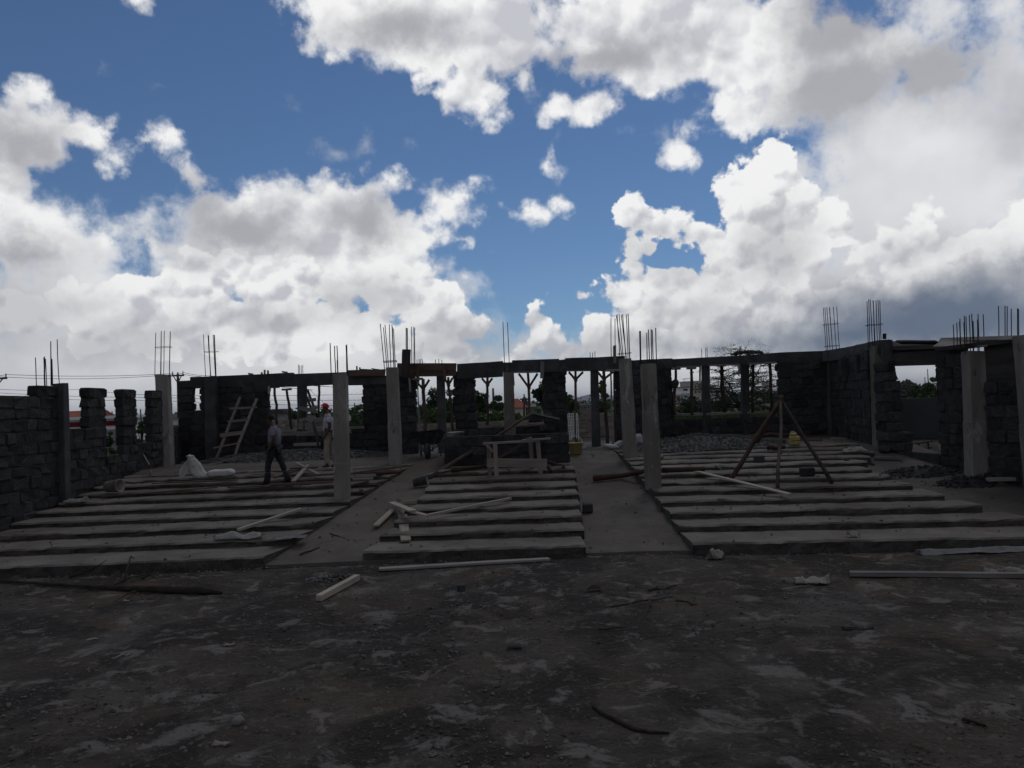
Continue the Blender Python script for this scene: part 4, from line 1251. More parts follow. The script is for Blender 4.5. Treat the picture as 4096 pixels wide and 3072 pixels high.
stubs('tall uneven bars near the right picture edge', [(3994, 1224), (4020, 1223), (4029, 1225), (4045, 1235), (4070, 1233), (4074, 1236)], 1392, 17.4)
stubs('three bars over the first right mullion', [(2806, 1394), (2823, 1392), (2828, 1389)], 1430, 27.9)
stubs('three bars over the second right mullion, beside the flat tree top', [(2959, 1383), (2963, 1384), (2980, 1385)], 1422, 27.5)

# ---- gravel heaps
ROCKS = []
for i in range(5):
    bm = bmesh.new()
    bmesh.ops.create_icosphere(bm, subdivisions=1, radius=1)
    for v in bm.verts: v.co *= random.uniform(0.65, 1.15)
    ROCKS.append([v.co.copy() for v in bm.verts]); 
    if i == 0: ROCK_F = [[v.index for v in f.verts] for f in bm.faces]
    bm.free()
def rock_bm(bm, c, r, sq=0.7):
    k = random.choice(ROCKS)
    a = random.uniform(0, 6.28)
    M = Matrix.Rotation(a, 3, 'Z') @ Matrix.Rotation(random.uniform(-.5, .5), 3, 'X')
    sx, sy = random.uniform(.7, 1.3), random.uniform(.7, 1.3)
    vs = [bm.verts.new(Vector(c) + M @ Vector((v.x * r * sx, v.y * r * sy, v.z * r * sq))) for v in k]
    for f in ROCK_F: bm.faces.new([vs[i] for i in f])
def octa_bm(bm, c, r, sq=0.6):
    a = random.uniform(0, 6.28)
    ca, sa = math.cos(a) * r, math.sin(a) * r
    e = random.uniform(0.6, 1.4)
    P = [(ca, sa, 0), (-sa * e, ca * e, 0), (-ca, -sa, 0), (sa * e, -ca * e, 0), (random.uniform(-.3, .3) * r, random.uniform(-.3, .3) * r, r * sq), (0, 0, -r * sq)]
    vs = [bm.verts.new(Vector(c) + Vector(p)) for p in P]
    for i in range(4):
        bm.faces.new((vs[i], vs[(i + 1) % 4], vs[4])); bm.faces.new((vs[(i + 1) % 4], vs[i], vs[5]))
def heap(label, c, rx, ry, h, n, size, material='gravel', name='gravel_heap', cat='gravel heap', shape=1.0):
    bm = bmesh.new()
    f = lambda x, y: h * max(0.0, 1 - (x / rx) ** 2 - (y / ry) ** 2) ** shape * (1 + 0.35 * mnoise.noise((x * 1.1 + c[0], y * 1.1, 3)))
    rows = []
    for j in range(13):
        row = []
        for i in range(21):
            x, y = (i / 10 - 1) * rx, (j / 6 - 1) * ry
            row.append(bm.verts.new((x, y, f(x, y) - 0.04 + random.uniform(-.015, .015))))
        rows.append(row)
    grid_faces(bm, rows)
    for _ in range(n):
        a, r = random.uniform(0, 6.28), math.sqrt(random.random()) * 1.12
        x, y = math.cos(a) * rx * r, math.sin(a) * ry * r
        octa_bm(bm, (x, y, f(x, y) + random.uniform(-.02, .02)), size * random.uniform(0.5, 1.5), 0.8)
    o = tag(done(bm, name, material), label, cat, kind='stuff')
    o.location = c
    return o
P = fp(*q2(900, 540)); heap('grey gravel heap with sacks on it behind the walking man', P + Vector((0.2, 1.0, 0)), 3.3, 1.2, 0.30, 2200, 0.032)
P = fp(*q4(1230, 318)); heap('grey gravel heap in front of the right back wall', P + Vector((0, 1.3, 0)), 2.4, 1.5, 0.32, 2200, 0.028)
P = fp(1340, 2318); heap('small patch of dark rubble in the yard beside the short thick timber', P, 0.42, 0.22, 0.05, 160, 0.028, 'pebble', 'rubble_patch', 'rubble')
P = fp(*q5(1330, 330)); heap('dark earth and rubble heap below the right doorway', P + Vector((0.1, .25, 0)), 1.0, 0.5, 0.16, 220, 0.035, 'mortar', 'rubble_heap', 'rubble')
P = fp(*q5(1760, 425)); heap('dark earth heap at the foot of the chipped column', P + Vector((0, .2, 0)), 0.75, 0.4, 0.18, 160, 0.035, 'mortar', 'rubble_heap', 'rubble')
P = fp(*q5(2020, 380)); heap('dark earth heap in front of the near right wall', P + Vector((0, .2, 0)), 0.5, 0.35, 0.18, 120, 0.035, 'mortar', 'rubble_heap', 'rubble')
# loose pebbles over the yard and crumbs on the terraces
bm = bmesh.new()
for _ in range(9000):
    y = 5.4 + 8.4 * random.random() ** 1.25
    x = random.uniform(-0.72, 0.72) * y
    if mnoise.noise((x * 0.45, y * 0.45, 11)) < random.uniform(-0.55, 0.35): continue
    octa_bm(bm, (x, y, 0.004), random.choice((0.008, 0.011, 0.011, 0.016, 0.024)) * random.uniform(.7, 1.3), 0.7)
for _ in range(1500):
    y = random.uniform(13.4, 27); x = random.uniform(-10.9, 10.4)
    octa_bm(bm, (x, y, zsurf(x, y) + 0.006), random.choice((0.010, 0.014, 0.02, 0.035)) * random.uniform(.7, 1.3), 0.7)
for _ in range(500):
    x = random.uniform(-9, 9)
    octa_bm(bm, (x, y_front(x) - random.random() ** 2 * 0.5, 0.006), random.choice((0.014, 0.02, 0.035)), 0.7)
tag(done(bm, 'pebbles', 'pebble'), 'loose pebbles and crumbs scattered over yard and steps', kind='stuff')

# ---- single stones and lumps
def rock(label, px, r, material='stone', name='stone_block', cat='stone', sq=0.8, boxy=True, D=None, z=None):
    P = fp(*px) if D is None else at(*px, D)
    if z is not None: P.z = z
    bm = bmesh.new()
    if boxy:
        box(bm, (0, 0, r[2] / 2), r, bev=min(r) * 0.12)
        for v in bm.verts: v.co += Vector((random.uniform(-1, 1), random.uniform(-1, 1), random.uniform(-1, 1))) * min(r) * 0.06
    else:
        bmesh.ops.create_icosphere(bm, subdivisions=3, radius=0.5)
        for v in bm.verts: v.co *= 1 + 0.22 * mnoise.noise(v.co * 2.5 + Vector((P.x, 0, 0)))
        bm.transform(Matrix.Translation((0, 0, r[2] * 0.46)) @ Matrix.Diagonal((r[0], r[1], r[2], 1)))
    o = tag(done(bm, name, material, smooth=not boxy), label, cat)
    o.location = P
    o.rotation_euler.z = random.uniform(-.4, .4)
    return o
rock('rough squarish concrete lump lying on the right aisle', q4(112, 885), (0.22, 0.20, 0.20), 'beam_concrete', 'concrete_lump', 'concrete lump')
rock('grey square block lying on the right steps left of the middle tripod leg', q4(1630, 440), (0.26, 0.2, 0.17), 'beam_concrete')
rock('dark square block on the right steps left of the right tripod leg', q5(292, 342), (0.32, 0.22, 0.20), 'stone')
rock('dark stone at the foot of the doorway jamb', q5(985, 138), (0.34, 0.26, 0.22), 'stone', boxy=False)
rock('pale rough stone at the right end of the top step', q4(2180, 172), (0.42, 0.3, 0.2), 'stone', boxy=False, cat='stone')
rock('grey block standing at the back right wall behind the gravel heap', q4(950, 210), (0.34, 0.25, 0.24), 'stone')
rock('pale stone behind the right gravel heap', q4(1160, 205), (0.45, 0.2, 0.10), 'concrete', boxy=False)
rock('small grey block standing in the yard', g7(805, 242), (0.125, 0.09, 0.10), 'stone')
rock('round stone in the yard, lower left of centre', g6(1405, 1035), (0.11, 0.10, 0.08), 'pebble', boxy=False)
rock('dark long stone at the right picture edge in front of the near wall', q5(2150, 395), (0.55, 0.3, 0.28), 'stone', boxy=False)
for i, (a, lab) in enumerate(((q1(225, 806), 'mortar crumbs beside the standing grey bucket'), (q2(1790, 908), 'white mortar lump at the foot of the near left column'), (q4(795, 350), 'small white lump left of the right gravel heap'), (q4(768, 405), 'small white lump beside the front right column'))):
    rock(lab, a, (0.16, 0.12, 0.05) if i == 0 else (0.13, 0.10, 0.07), 'concrete', 'mortar_lump', 'mortar', boxy=False)
# stacked stones on the sill with a board over them
zs = MBH[1][2]
for (x, y, w, h, lab) in ((c4(1085, 0)[0], 1250 + 1210 / 2.765, 0.30, 0.27, 'upper square block of the small stack under the tilted board'),
                          (c4(1035, 0)[0], 1250 + 1310 / 2.765, 0.22, 0.2, 'lower left block of the small stack under the tilted board'),
                          (c4(1110, 0)[0], 1250 + 1310 / 2.765, 0.34, 0.2, 'lower right block of the small stack under the tilted board'),
                          (c4(955, 0)[0], 1250 + 1210 / 2.765, 0.42, 0.25, 'dark block left of the small stack under the tilted board')):
    rock(lab, (x, y), (w, 0.24, h), 'stone', D=25.15)
fboard('tilted thin board over the stacked blocks', c4(905, 1110), c4(1205, 1175), 25.1, 0.05, 0.35, 'wood_grey')
fboard('short crooked slab leaning over the stacked blocks', c4(900, 1095), c4(1000, 1135), 25.2, 0.06, 0.25, 'wood_grey')
rock('pale slab lying on the left end of the block parapet', c4(70, 1345), (0.5, 0.25, 0.08), 'concrete', D=21.5, boxy=False, name='stone_slab')

# ---- buckets, cans, sacks
def lathe(name, prof, material, parent=None, seg=20, smooth=True):
    bm = bmesh.new()
    rows = []
    for (r, z) in prof:
        rows.append([bm.verts.new((r * math.cos(2 * math.pi * k / seg), r * math.sin(2 * math.pi * k / seg), z)) for k in range(seg)])
    grid_faces(bm, rows, True)
    return done(bm, name, material, parent, smooth=smooth)
def bucket(label, loc, r, h, material, handle=True, rot=(0, 0, 0), hm='white_paint'):
    root = thing('bucket', label, 'bucket', loc)
    root.rotation_euler = rot
    lathe('pail', [(0.001, 0), (r * .80, 0), (r * .84, h * .02), (r, h * .97), (r * 1.05, h * .97), (r * 1.05, h), (r * .96, h), (r * .80, h * .05), (0.001, h * .04)], material, root)
    if handle:
        bm = bmesh.new()
        pts = [(r * 1.05 * math.cos(t * math.pi / 10), 0, h * .93 + r * 1.1 * math.sin(t * math.pi / 10)) for t in range(11)]
        tube_bm(bm, pts, 0.009, 6)
        done(bm, 'handle', hm, root)
    return root
P = fp(*q3(1778, 368)); bucket('square shouldered yellow bucket with a white handle below the lattice', P, 0.20, 0.33, 'yellow_plastic')
P = fp(*q1(300, 800)); bucket('upright dirty grey bucket at the foot of the first left column', P, 0.175, 0.34, 'grey_plastic', handle=False)
P = fp(*q1(1000, 622)); bucket('dirty grey bucket lying on its side on the left steps', P + Vector((-0.20, 0.1, 0.165)), 0.16, 0.40, 'grey_plastic', handle=False, rot=(0, R(86), R(-14)))
P = fp(*q3(400, 665)); bucket('small dark can lying on its side at the left end of the middle steps', P + Vector((-.18, 0, 0.12)), 0.12, 0.34, 'dark_metal', handle=False, rot=(0, R(80), R(10)))
P = fp(*g7(1590, 238))
bm = bmesh.new()
rows = []
for j in range(9):
    t = j / 8 * math.pi
    rows.append([bm.verts.new(((.115 - .012 * math.cos(a_ * 2)) * math.cos(t) * (1 + .08 * mnoise.noise((a_, t, 1))), -.06 * math.sin(a_) * (.35 + .65 * math.sin(t)) , .012 + .075 * math.sin(t) * (.25 + .75 * math.cos(a_) ** 2))) for a_ in [k * math.pi / 8 - math.pi / 2 for k in range(9)]])
grid_faces(bm, rows)
bmesh.ops.solidify(bm, geom=list(bm.faces), thickness=0.012)
o = tag(done(bm, 'husk', 'wood_brown', smooth=True), 'brown hollow husk lying in the yard below the right aisle', 'husk'); o.location = P; o.rotation_euler.z = .2
P = fp(*g7(1118, 585))
pole('pipe_offcut', [P + Vector((-.085, 0, .022)), P + Vector((.085, -.01, .022))], 0.022, 'rubber', 'short black pipe offcut lying in the yard', 'pipe', wob=0)
# yellow jerrycan
P = fp(*q4(1958, 308))
root = thing('jerrycan', 'yellow plastic jerrycan with a cut top on the upper right steps', 'jerrycan', P + Vector((0, .1, 0)))
bm = bmesh.new(); box(bm, (0, 0, 0.14), (0.27, 0.2, 0.26), bev=0.03); done(bm, 'tank', 'yellow_plastic', root)
bm = bmesh.new(); box(bm, (-0.03, 0, 0.315), (0.17, 0.16, 0.09), bev=0.025); done(bm, 'shoulder', 'yellow_plastic', root)
bm = bmesh.new(); tube_bm(bm, [(-.11, 0, .28), (-.10, 0, .38), (-.02, 0, .40), (.06, 0, .33)], 0.015, 6); done(bm, 'handle', 'yellow_plastic', root)
bm = bmesh.new(); box(bm, (0, -0.104, 0.14), (0.28, 0.012, 0.015)); done(bm, 'seam', 'dark_timber', root)

def sack(label, P, l, w, h, material='sack', rz=0.0, name='cement_sack', tilt=0.0, cat='sack', seed=0):
    bm = bmesh.new()
    bmesh.ops.create_uvsphere(bm, u_segments=20, v_segments=12, radius=1)
    for v in bm.verts:
        x, y, z = v.co
        s = lambda t, e: math.copysign(abs(t) ** e, t)
        p = Vector((s(x, .55) * l / 2, s(y, .6) * w / 2 * (1 - 0.18 * abs(x) ** 3), s(z, .75) * h / 2 * (1 - 0.35 * abs(x) ** 4)))
        p += Vector((0, 0, 1)) * mnoise.noise(p * 5 + Vector((seed, 0, 0))) * h * 0.16 + Vector((0, 1, 0)) * mnoise.noise(p * 4 + Vector((seed, 5, 0))) * w * .10
        p.z = max(p.z, -h * .42) + h * 0.42
        v.co = p
    o = tag(done(bm, name, material, smooth=True), label, cat, 'filled sacks')
    o.location = P
    o.rotation_euler = (0, tilt, rz)
    return o
P = fp(*q2(650, 452)); sack('left white sack lying on the left gravel heap', P + Vector((0, .75, .24)), 0.78, 0.4, 0.20, rz=0.05, seed=1)
P = fp(*q2(1030, 445)); sack('white sack lying on the left gravel heap between the two men', P + Vector((0, .75, .25)), 0.66, 0.4, 0.22, rz=0.08, seed=2)
P = fp(*q2(1305, 435)); sack('white sack half hidden behind the man in the red cap', P + Vector((0.1, .7, .22)), 0.5, 0.36, 0.18, seed=3)
P = fp(*q1(1930, 472)); sack('filled white sack lying on the left steps beside the upright bag', P + Vector((0.03, .16, 0)), 0.74, 0.40, 0.22, rz=0.0, seed=4)
P = fp(*q4(320, 330)); sack('torn white cement bag lying beyond the right aisle', P + Vector((0, .1, 0.02)), 0.5, 0.34, 0.16, 'sack', rz=0.3, tilt=0.25, seed=5)
P = fp(*q4(395, 320)); sack('second torn bag leaning at the foot of the tall bar column', P + Vector((0, .1, 0.04)), 0.42, 0.2, 0.2, 'sack_grey', rz=0.5, tilt=-0.5, seed=6)
P = fp(*q4(565, 300)); sack('pale sack between the two tall right columns', P + Vector((0, .3, 0)), 0.45, 0.35, 0.42, 'sack_grey', seed=7)
# upright half empty bag with a tied neck
P = fp(*q1(1765, 475))
bm = bmesh.new()
rows = []
prof = [(0.17, 0), (0.19, .05), (0.175, .13), (0.15, .21), (0.125, .29), (0.115, .37), (0.105, .44), (0.10, .50), (0.07, .56), (0.085, .60), (0.02, .63)]
for j, (r, z) in enumerate(prof):
    lean = -0.30 * (z / 0.67) ** 1.2
    row = []
    for k in range(24):
        a = k * 2 * math.pi / 24
        f = 1 + .34 * mnoise.noise((math.cos(a) * 2.6, math.sin(a) * 2.6, z * 7)) + .16 * mnoise.noise((math.cos(a) * 6, math.sin(a) * 6, z * 16))
        row.append(bm.verts.new((lean + r * 1.15 * math.cos(a) * f, r * 0.75 * math.sin(a) * f, z + .03 * mnoise.noise((a, z * 9, 2)))))
    rows.append(row)
grid_faces(bm, rows, True); bm.faces.new(rows[-1])
root = thing('plastic_bag', 'crumpled whitish bag standing with its neck leaning left on the left steps', 'bag', P + Vector((0, .1, 0)))
done(bm, 'bag_body', 'sack', root, smooth=False)
bm = bmesh.new()
rows = []
for i in range(9):
    s_ = i / 8
    c_ = Vector((-0.30, -.03, .50)).lerp(Vector((-0.50, -.10, .03)), s_)
    w_ = .05 + .07 * math.sin(math.pi * s_)
    rows.append([bm.verts.new(c_ + Vector((w_ * (k / 5 - .5) * 2 + .03 * mnoise.noise((s_ * 5, k, 1)), .05 * mnoise.noise((s_ * 4, k * .9, 4)), .03 * mnoise.noise((s_ * 6, k, 8))))) for k in range(6)])
grid_faces(bm, rows)
bmesh.ops.solidify(bm, geom=list(bm.faces), thickness=0.012)
done(bm, 'flap', 'sack', root, smooth=True)

def crumple(label, P, l, w, h, material, rz=0.0, seed=0, name='rag', cat='rag', nx=18, ny=9, taper=0.5):
    bm = bmesh.new()
    rows = []
    for j in range(ny + 1):
        row = []
        for i in range(nx + 1):
            u, v = i / nx - .5, j / ny - .5
            ww = w * (1 - taper * (0.5 + 0.5 * mnoise.noise((u * 3, seed, 1))))
            x = u * l + mnoise.noise((u * 6, v * 6, seed)) * l * .05
            y = v * ww + mnoise.noise((u * 4, seed, 3)) * w * .25
            z = h * (0.5 + 0.9 * mnoise.noise((u * 3.2 + seed, v * 1.6, 7))) * max(0.12, 1 - (2 * v) ** 2) + h * .30 * abs(mnoise.noise((u * 9 + seed, v * 5, 7))) + 0.008
            row.append(bm.verts.new((x, y, z)))
        rows.append(row)
    grid_faces(bm, rows)
    sol = [f for f in bm.faces]
    r = bmesh.ops.solidify(bm, geom=sol, thickness=0.006)
    o = tag(done(bm, name, material, smooth=True), label, cat)
    o.location = P; o.rotation_euler.z = rz
    return o
crumple('long crumpled whitish sack on the lowest left step', fp(*q2(420, 1480)) + Vector((0, .08, 0)), 0.92, 0.32, 0.17, 'sack', 0.06, 3, 'empty_sack', 'sack')
crumple('flat grey torn sheet lying on the left aisle', fp(*q2(1015, 1475)), 0.62, 0.55, 0.03, 'sack_grey', 0.18, 8, 'plastic_sheet', 'sheet')
crumple('crumpled white bag beside the first left column', fp(*q1(675, 705)), 0.55, 0.25, 0.14, 'sack', -0.1, 12, 'plastic_bag', 'bag')
crumple('crumpled white and yellow wrapper at the foot of the lowest right step', fp(*q4(1240, 1300)), 0.30, 0.25, 0.24, 'paper', 0.5, 21, 'wrapper', 'wrapper', 10, 8, .3)
crumple('small crumpled paper on the lowest right step', fp(*q5(705, 882)), 0.20, 0.16, 0.12, 'paper', 0.2, 25, 'wrapper', 'wrapper', 10, 8, .3)
crumple('long twisted grey cloth at the right edge below the lowest step', fp(3900, 2212), 1.9, 0.30, 0.09, 'sack_grey', 0.03, 31, 'cloth', 'cloth', 34, 8, .45)
crumple('whitish rag on the upper right steps', fp(*q5(715, 130)), 0.58, 0.3, 0.16, 'sack', -0.25, 37)
crumple('pale torn rag in the yard above the right end board', fp(*q5(2060, 1205)), 0.62, 0.22, 0.10, 'paper', -0.35, 41)
crumple('dusty torn paper left of the long thin yard board', fp(*q5(340, 1292)), 0.5, 0.25, 0.12, 'paper', -0.2, 45, 'torn_paper', 'paper')
crumple('small white forked scrap of paper in the dark yard, lower left', fp(*g6(1300, 1160)), 0.17, 0.08, 0.06, 'paper', -0.2, 52, 'paper_scrap', 'paper', 10, 5, .6)
crumple('small white scrap of paper in the yard, left of centre', fp(*g6(1352, 566)), 0.15, 0.06, 0.03, 'paper', 0.3, 55, 'paper_scrap', 'paper', 8, 4, .4)
crumple('tiny white scrap of paper below the fallen trunk', fp(*g6(745, 306)), 0.10, 0.06, 0.03, 'paper', 0.1, 57, 'paper_scrap', 'paper', 8, 4, .3)
crumple('dark crumpled plastic strip in the yard on the right', fp(*g8(1230, 470)), 0.34, 0.14, 0.03, 'rubber', -0.3, 59, 'plastic_strip', 'plastic')
# sticks in the yard
for (a, b, r, m_, lab) in ((g7(1690, 342), g7(2045, 280), .014, 'bark', 'long thin twig in the yard right of centre'), (g7(1615, 472), g7(1782, 460), .012, 'pole_red', 'short reddish twig below the long twig'),
                           (g7(2070, 305), g7(2200, 325), .013, 'bark', 'short dark twig at the right of the long twig'), (g7(1910, 242), g7(2078, 213), .013, 'bark', 'dark twig above the long twig'),
                           (g6(660, 650), g6(768, 620), .014, 'wood_pale', 'pale stick in the left yard'), (g6(510, 538), g6(578, 530), .012, 'wood_pale', 'tiny yellowish stick in the left yard'),
                           (q2(1105, 1585), q2(1325, 1500), .016, 'bark', 'dark stick at the foot of the left aisle'), (q2(1440, 1345), q2(1605, 1402), .012, 'bark', 'thin bent twig on the left aisle'),
                           (g8(1850, 1010), g8(1990, 1045), .014, 'bark', 'dark stick in the lower right yard')):
    P, Q = fp(*a), fp(*b)
    pole('stick', bent(P + Vector((0, 0, r)), Q + Vector((0, 0, r)), 4, 0.02), [r, r, r * .9, r * .8, r * .6], m_, lab, 'stick')
pts = [fp(*g7(x, y)) + Vector((0, 0, .022)) for x, y in ((1580, 938), (1640, 980), (1720, 1020), (1830, 1075), (1920, 1092), (2032, 1095))]
pole('branch', pts, [.012, .018, .02, .02, .017, .01], 'bark', 'curved dark branch lying in the near yard', 'branch')
# fallen trunk with side branches
pts = [fp(*q1(x, y)) + Vector((0, 0, z)) for x, y, z in ((-60, 1392, .03), (300, 1415, .035), (700, 1445, .04), (1100, 1470, .05), (1500, 1490, .06), (1800, 1500, .065), (1965, 1505, .03))]
root = thing('fallen_trunk', 'dark fallen tree trunk with dead branches lying in the left yard', 'trunk', pts[3])
off = pts[3].copy()
pole('trunk', [p - off for p in pts], [.018, .024, .030, .042, .055, .062, .02], 'bark', parent=root, wob=.22, seg=9)
for ch in (((480, 1430), (430, 1380, ), (250, 1360)), ((950, 1465), (1150, 1395), (1330, 1340), (1600, 1300)), ((1250, 1385), (1330, 1370), (1400, 1395)), ((1100, 1400), (1160, 1310), (1190, 1270)), ((1200, 1490), (1130, 1545), (1010, 1590)), ((620, 1370), (800, 1330), (950, 1310))):
    pp = [fp(*q1(*c_)) - off + Vector((0, 0, .04 + .05 * (i % 2))) for i, c_ in enumerate(ch)]
    pole('branch', pp, [.018] + [.012] * (len(pp) - 2) + [.005], 'bark', parent=root, wob=.15, seg=6)
# spade leaning on the left wall
P = fp(*q1(1335, 465)); T_ = at(*q1(1242, 215), 23.6)
root = thing('spade', 'thin handled spade leaning on the dark left wall', 'spade', P)
pole('handle', [Vector((0, 0, .22)) + (T_ - P) * .12, (T_ - P)], 0.016, 'wood_pale', parent=root, wob=0)
bm = bmesh.new(); bar_bm(bm, Vector((0, 0, 0)), (T_ - P).normalized() * .30, 0.16, 0.012, up=(0, -1, 0)); done(bm, 'blade', 'wood_grey', root)

# ---- wheelbarrow, nose on
Dw = 22.9
def wp(x, y, D=Dw): return at(*q3(x, y), D)
base = wp(470, 470); base.z = zsurf(base.x, base.y)
root = thing('wheelbarrow', 'dark metal wheelbarrow seen from its front wheel beside the block parapet', 'wheelbarrow', base)
bm = bmesh.new()
rows = []
for k in range(28):
    a = 2 * math.pi * k / 28
    row = []
    for (dr, dx) in ((0.10, -.05), (0.17, -.075), (0.22, -.06), (0.235, 0), (0.22, .06), (0.17, .075), (0.10, .05)):
        row.append(bm.verts.new((dx, dr * math.cos(a), dr * math.sin(a) + 0.235)))
    rows.append(row)
rows.append(rows[0])
grid_faces(bm, rows)
wheel = done(bm, 'wheel', 'rubber', root, smooth=True)
bm = bmesh.new(); tube_bm(bm, [(-.06, 0, .235), (.06, 0, .235)], 0.10, 14); done(bm, 'rim', 'dark_metal', wheel)
bm = bmesh.new(); tube_bm(bm, [(-.2, 0, .235), (.2, 0, .235)], 0.012, 8); done(bm, 'axle', 'dark_metal', root)
bm = bmesh.new()
lo = [(-.24, .16, .42), (.24, .16, .42), (.27, .85, .38), (-.27, .85, .38)]
hi = [(-.40, -.02, .80), (.40, -.02, .86), (.44, 1.15, .74), (-.44, 1.15, .74)]
L_ = [bm.verts.new(v) for v in lo]; H_ = [bm.verts.new(v) for v in hi]
bm.faces.new(L_[::-1])
for i in range(4): bm.faces.new((L_[i], L_[(i + 1) % 4], H_[(i + 1) % 4], H_[i]))
bmesh.ops.solidify(bm, geom=list(bm.faces), thickness=0.012)
tray = done(bm, 'tray', 'dark_metal', root)
bm = bmesh.new()
for i in range(4): tube_bm(bm, [hi[i], hi[(i + 1) % 4]], 0.014, 6)
done(bm, 'rim_bar', 'rebar', tray)
for s in (-1, 1):
    pole('shaft', [Vector((s * .10, -.02, .235)), Vector((s * .26, .5, .36)), Vector((s * .32, 1.7, .62))], 0.018, 'dark_metal', parent=root, wob=0)
    pole('leg', [Vector((s * .28, .85, .40)), Vector((s * .30, .95, .0))], 0.016, 'dark_metal', parent=root, wob=0)
    pole('stay', [Vector((s * .12, 0, .235)), Vector((s * .26, .1, .6))], 0.012, 'dark_metal', parent=root, wob=0)

# ---- white metal lattice and the doorway rail
Pl = at(*c4(1335, 1400), 24.7)
root = thing('metal_lattice', 'white welded metal lattice standing behind the yellow bucket', 'lattice', (Pl.x, Pl.y, zf))
off = root.location
def gp(x, y): return at(*c4(x, y), 24.7) - off
for a, b in (((1303, 1118), (1325, 1408)), ((1322, 1118), (1344, 1408)), ((1345, 1118), (1352, 1390)), ((1365, 1118), (1370, 1380)), ((1396, 1115), (1402, 1395)), ((1411, 1115), (1424, 1405))):
    bm = bmesh.new(); bar_bm(bm, gp(*b), gp(*a), 0.025, 0.02, up=(0, 1, 0), warp=0); done(bm, 'upright', 'white_paint', root)
for i in range(9):
    y = 1122 + i * 32
    dx = i * 2.4
    bm = bmesh.new(); bar_bm(bm, gp(1303 + dx, y), gp(1366 + dx * .3, y - 3), 0.025, 0.02, up=(0, 1, 0), warp=0); done(bm, 'crossbar', 'white_paint', root)
for i in range(5):
    y = 1120 + i * 62
    bm = bmesh.new(); bar_bm(bm, gp(1396 + i, y), gp(1412 + i * 2.5, y), 0.025, 0.02, up=(0, 1, 0), warp=0); done(bm, 'crossbar', 'white_paint', root)
root = thing('metal_rail', 'dark metal rail low in the right doorway', 'rail', at(3640, 1820, 21.5))
root.location.z = 1.0
for a, b in (((3640, 1778), (3730, 1766)), ((3650, 1800), (3728, 1790)), ((3675, 1770), (3678, 1815)), ((3648, 1778), (3652, 1822)), ((3712, 1768), (3716, 1810))):
    bm = bmesh.new(); bar_bm(bm, at(*a, 21.5) - root.location, at(*b, 21.5) - root.location, 0.035, 0.03, warp=0, up=(0, 1, 0)); done(bm, 'bar', 'rubber', root)
# ------------------------------------------------------------------ people
def skin_mesh(name, nodes, edges, root, sub=2):
    """surface grown over a skeleton: nodes {key: (position, radius)}"""
    keys = list(nodes)
    idx = {k: i for i, k in enumerate(keys)}
    me = bpy.data.meshes.new(name)
    me.from_pydata([nodes[k][0] for k in keys], [(idx[a], idx[b]) for a, b in edges], [])
    o = bpy.data.objects.new(name, me)
    COL.objects.link(o)
    o.modifiers.new('skin', 'SKIN')
    me.skin_vertices.new() if not me.skin_vertices else None
    sv = me.skin_vertices[0].data
    for k in keys:
        r = nodes[k][1]
        sv[idx[k]].radius = r if isinstance(r, tuple) else (r, r)
        sv[idx[k]].use_root = (k == root)
    m = o.modifiers.new('sub', 'SUBSURF'); m.levels = sub; m.render_levels = sub
    dg = bpy.context.evaluated_depsgraph_get()
    out = bpy.data.meshes.new_from_object(o.evaluated_get(dg))
    bpy.data.objects.remove(o)
    bpy.data.meshes.remove(me)
    out.name = name
    return out

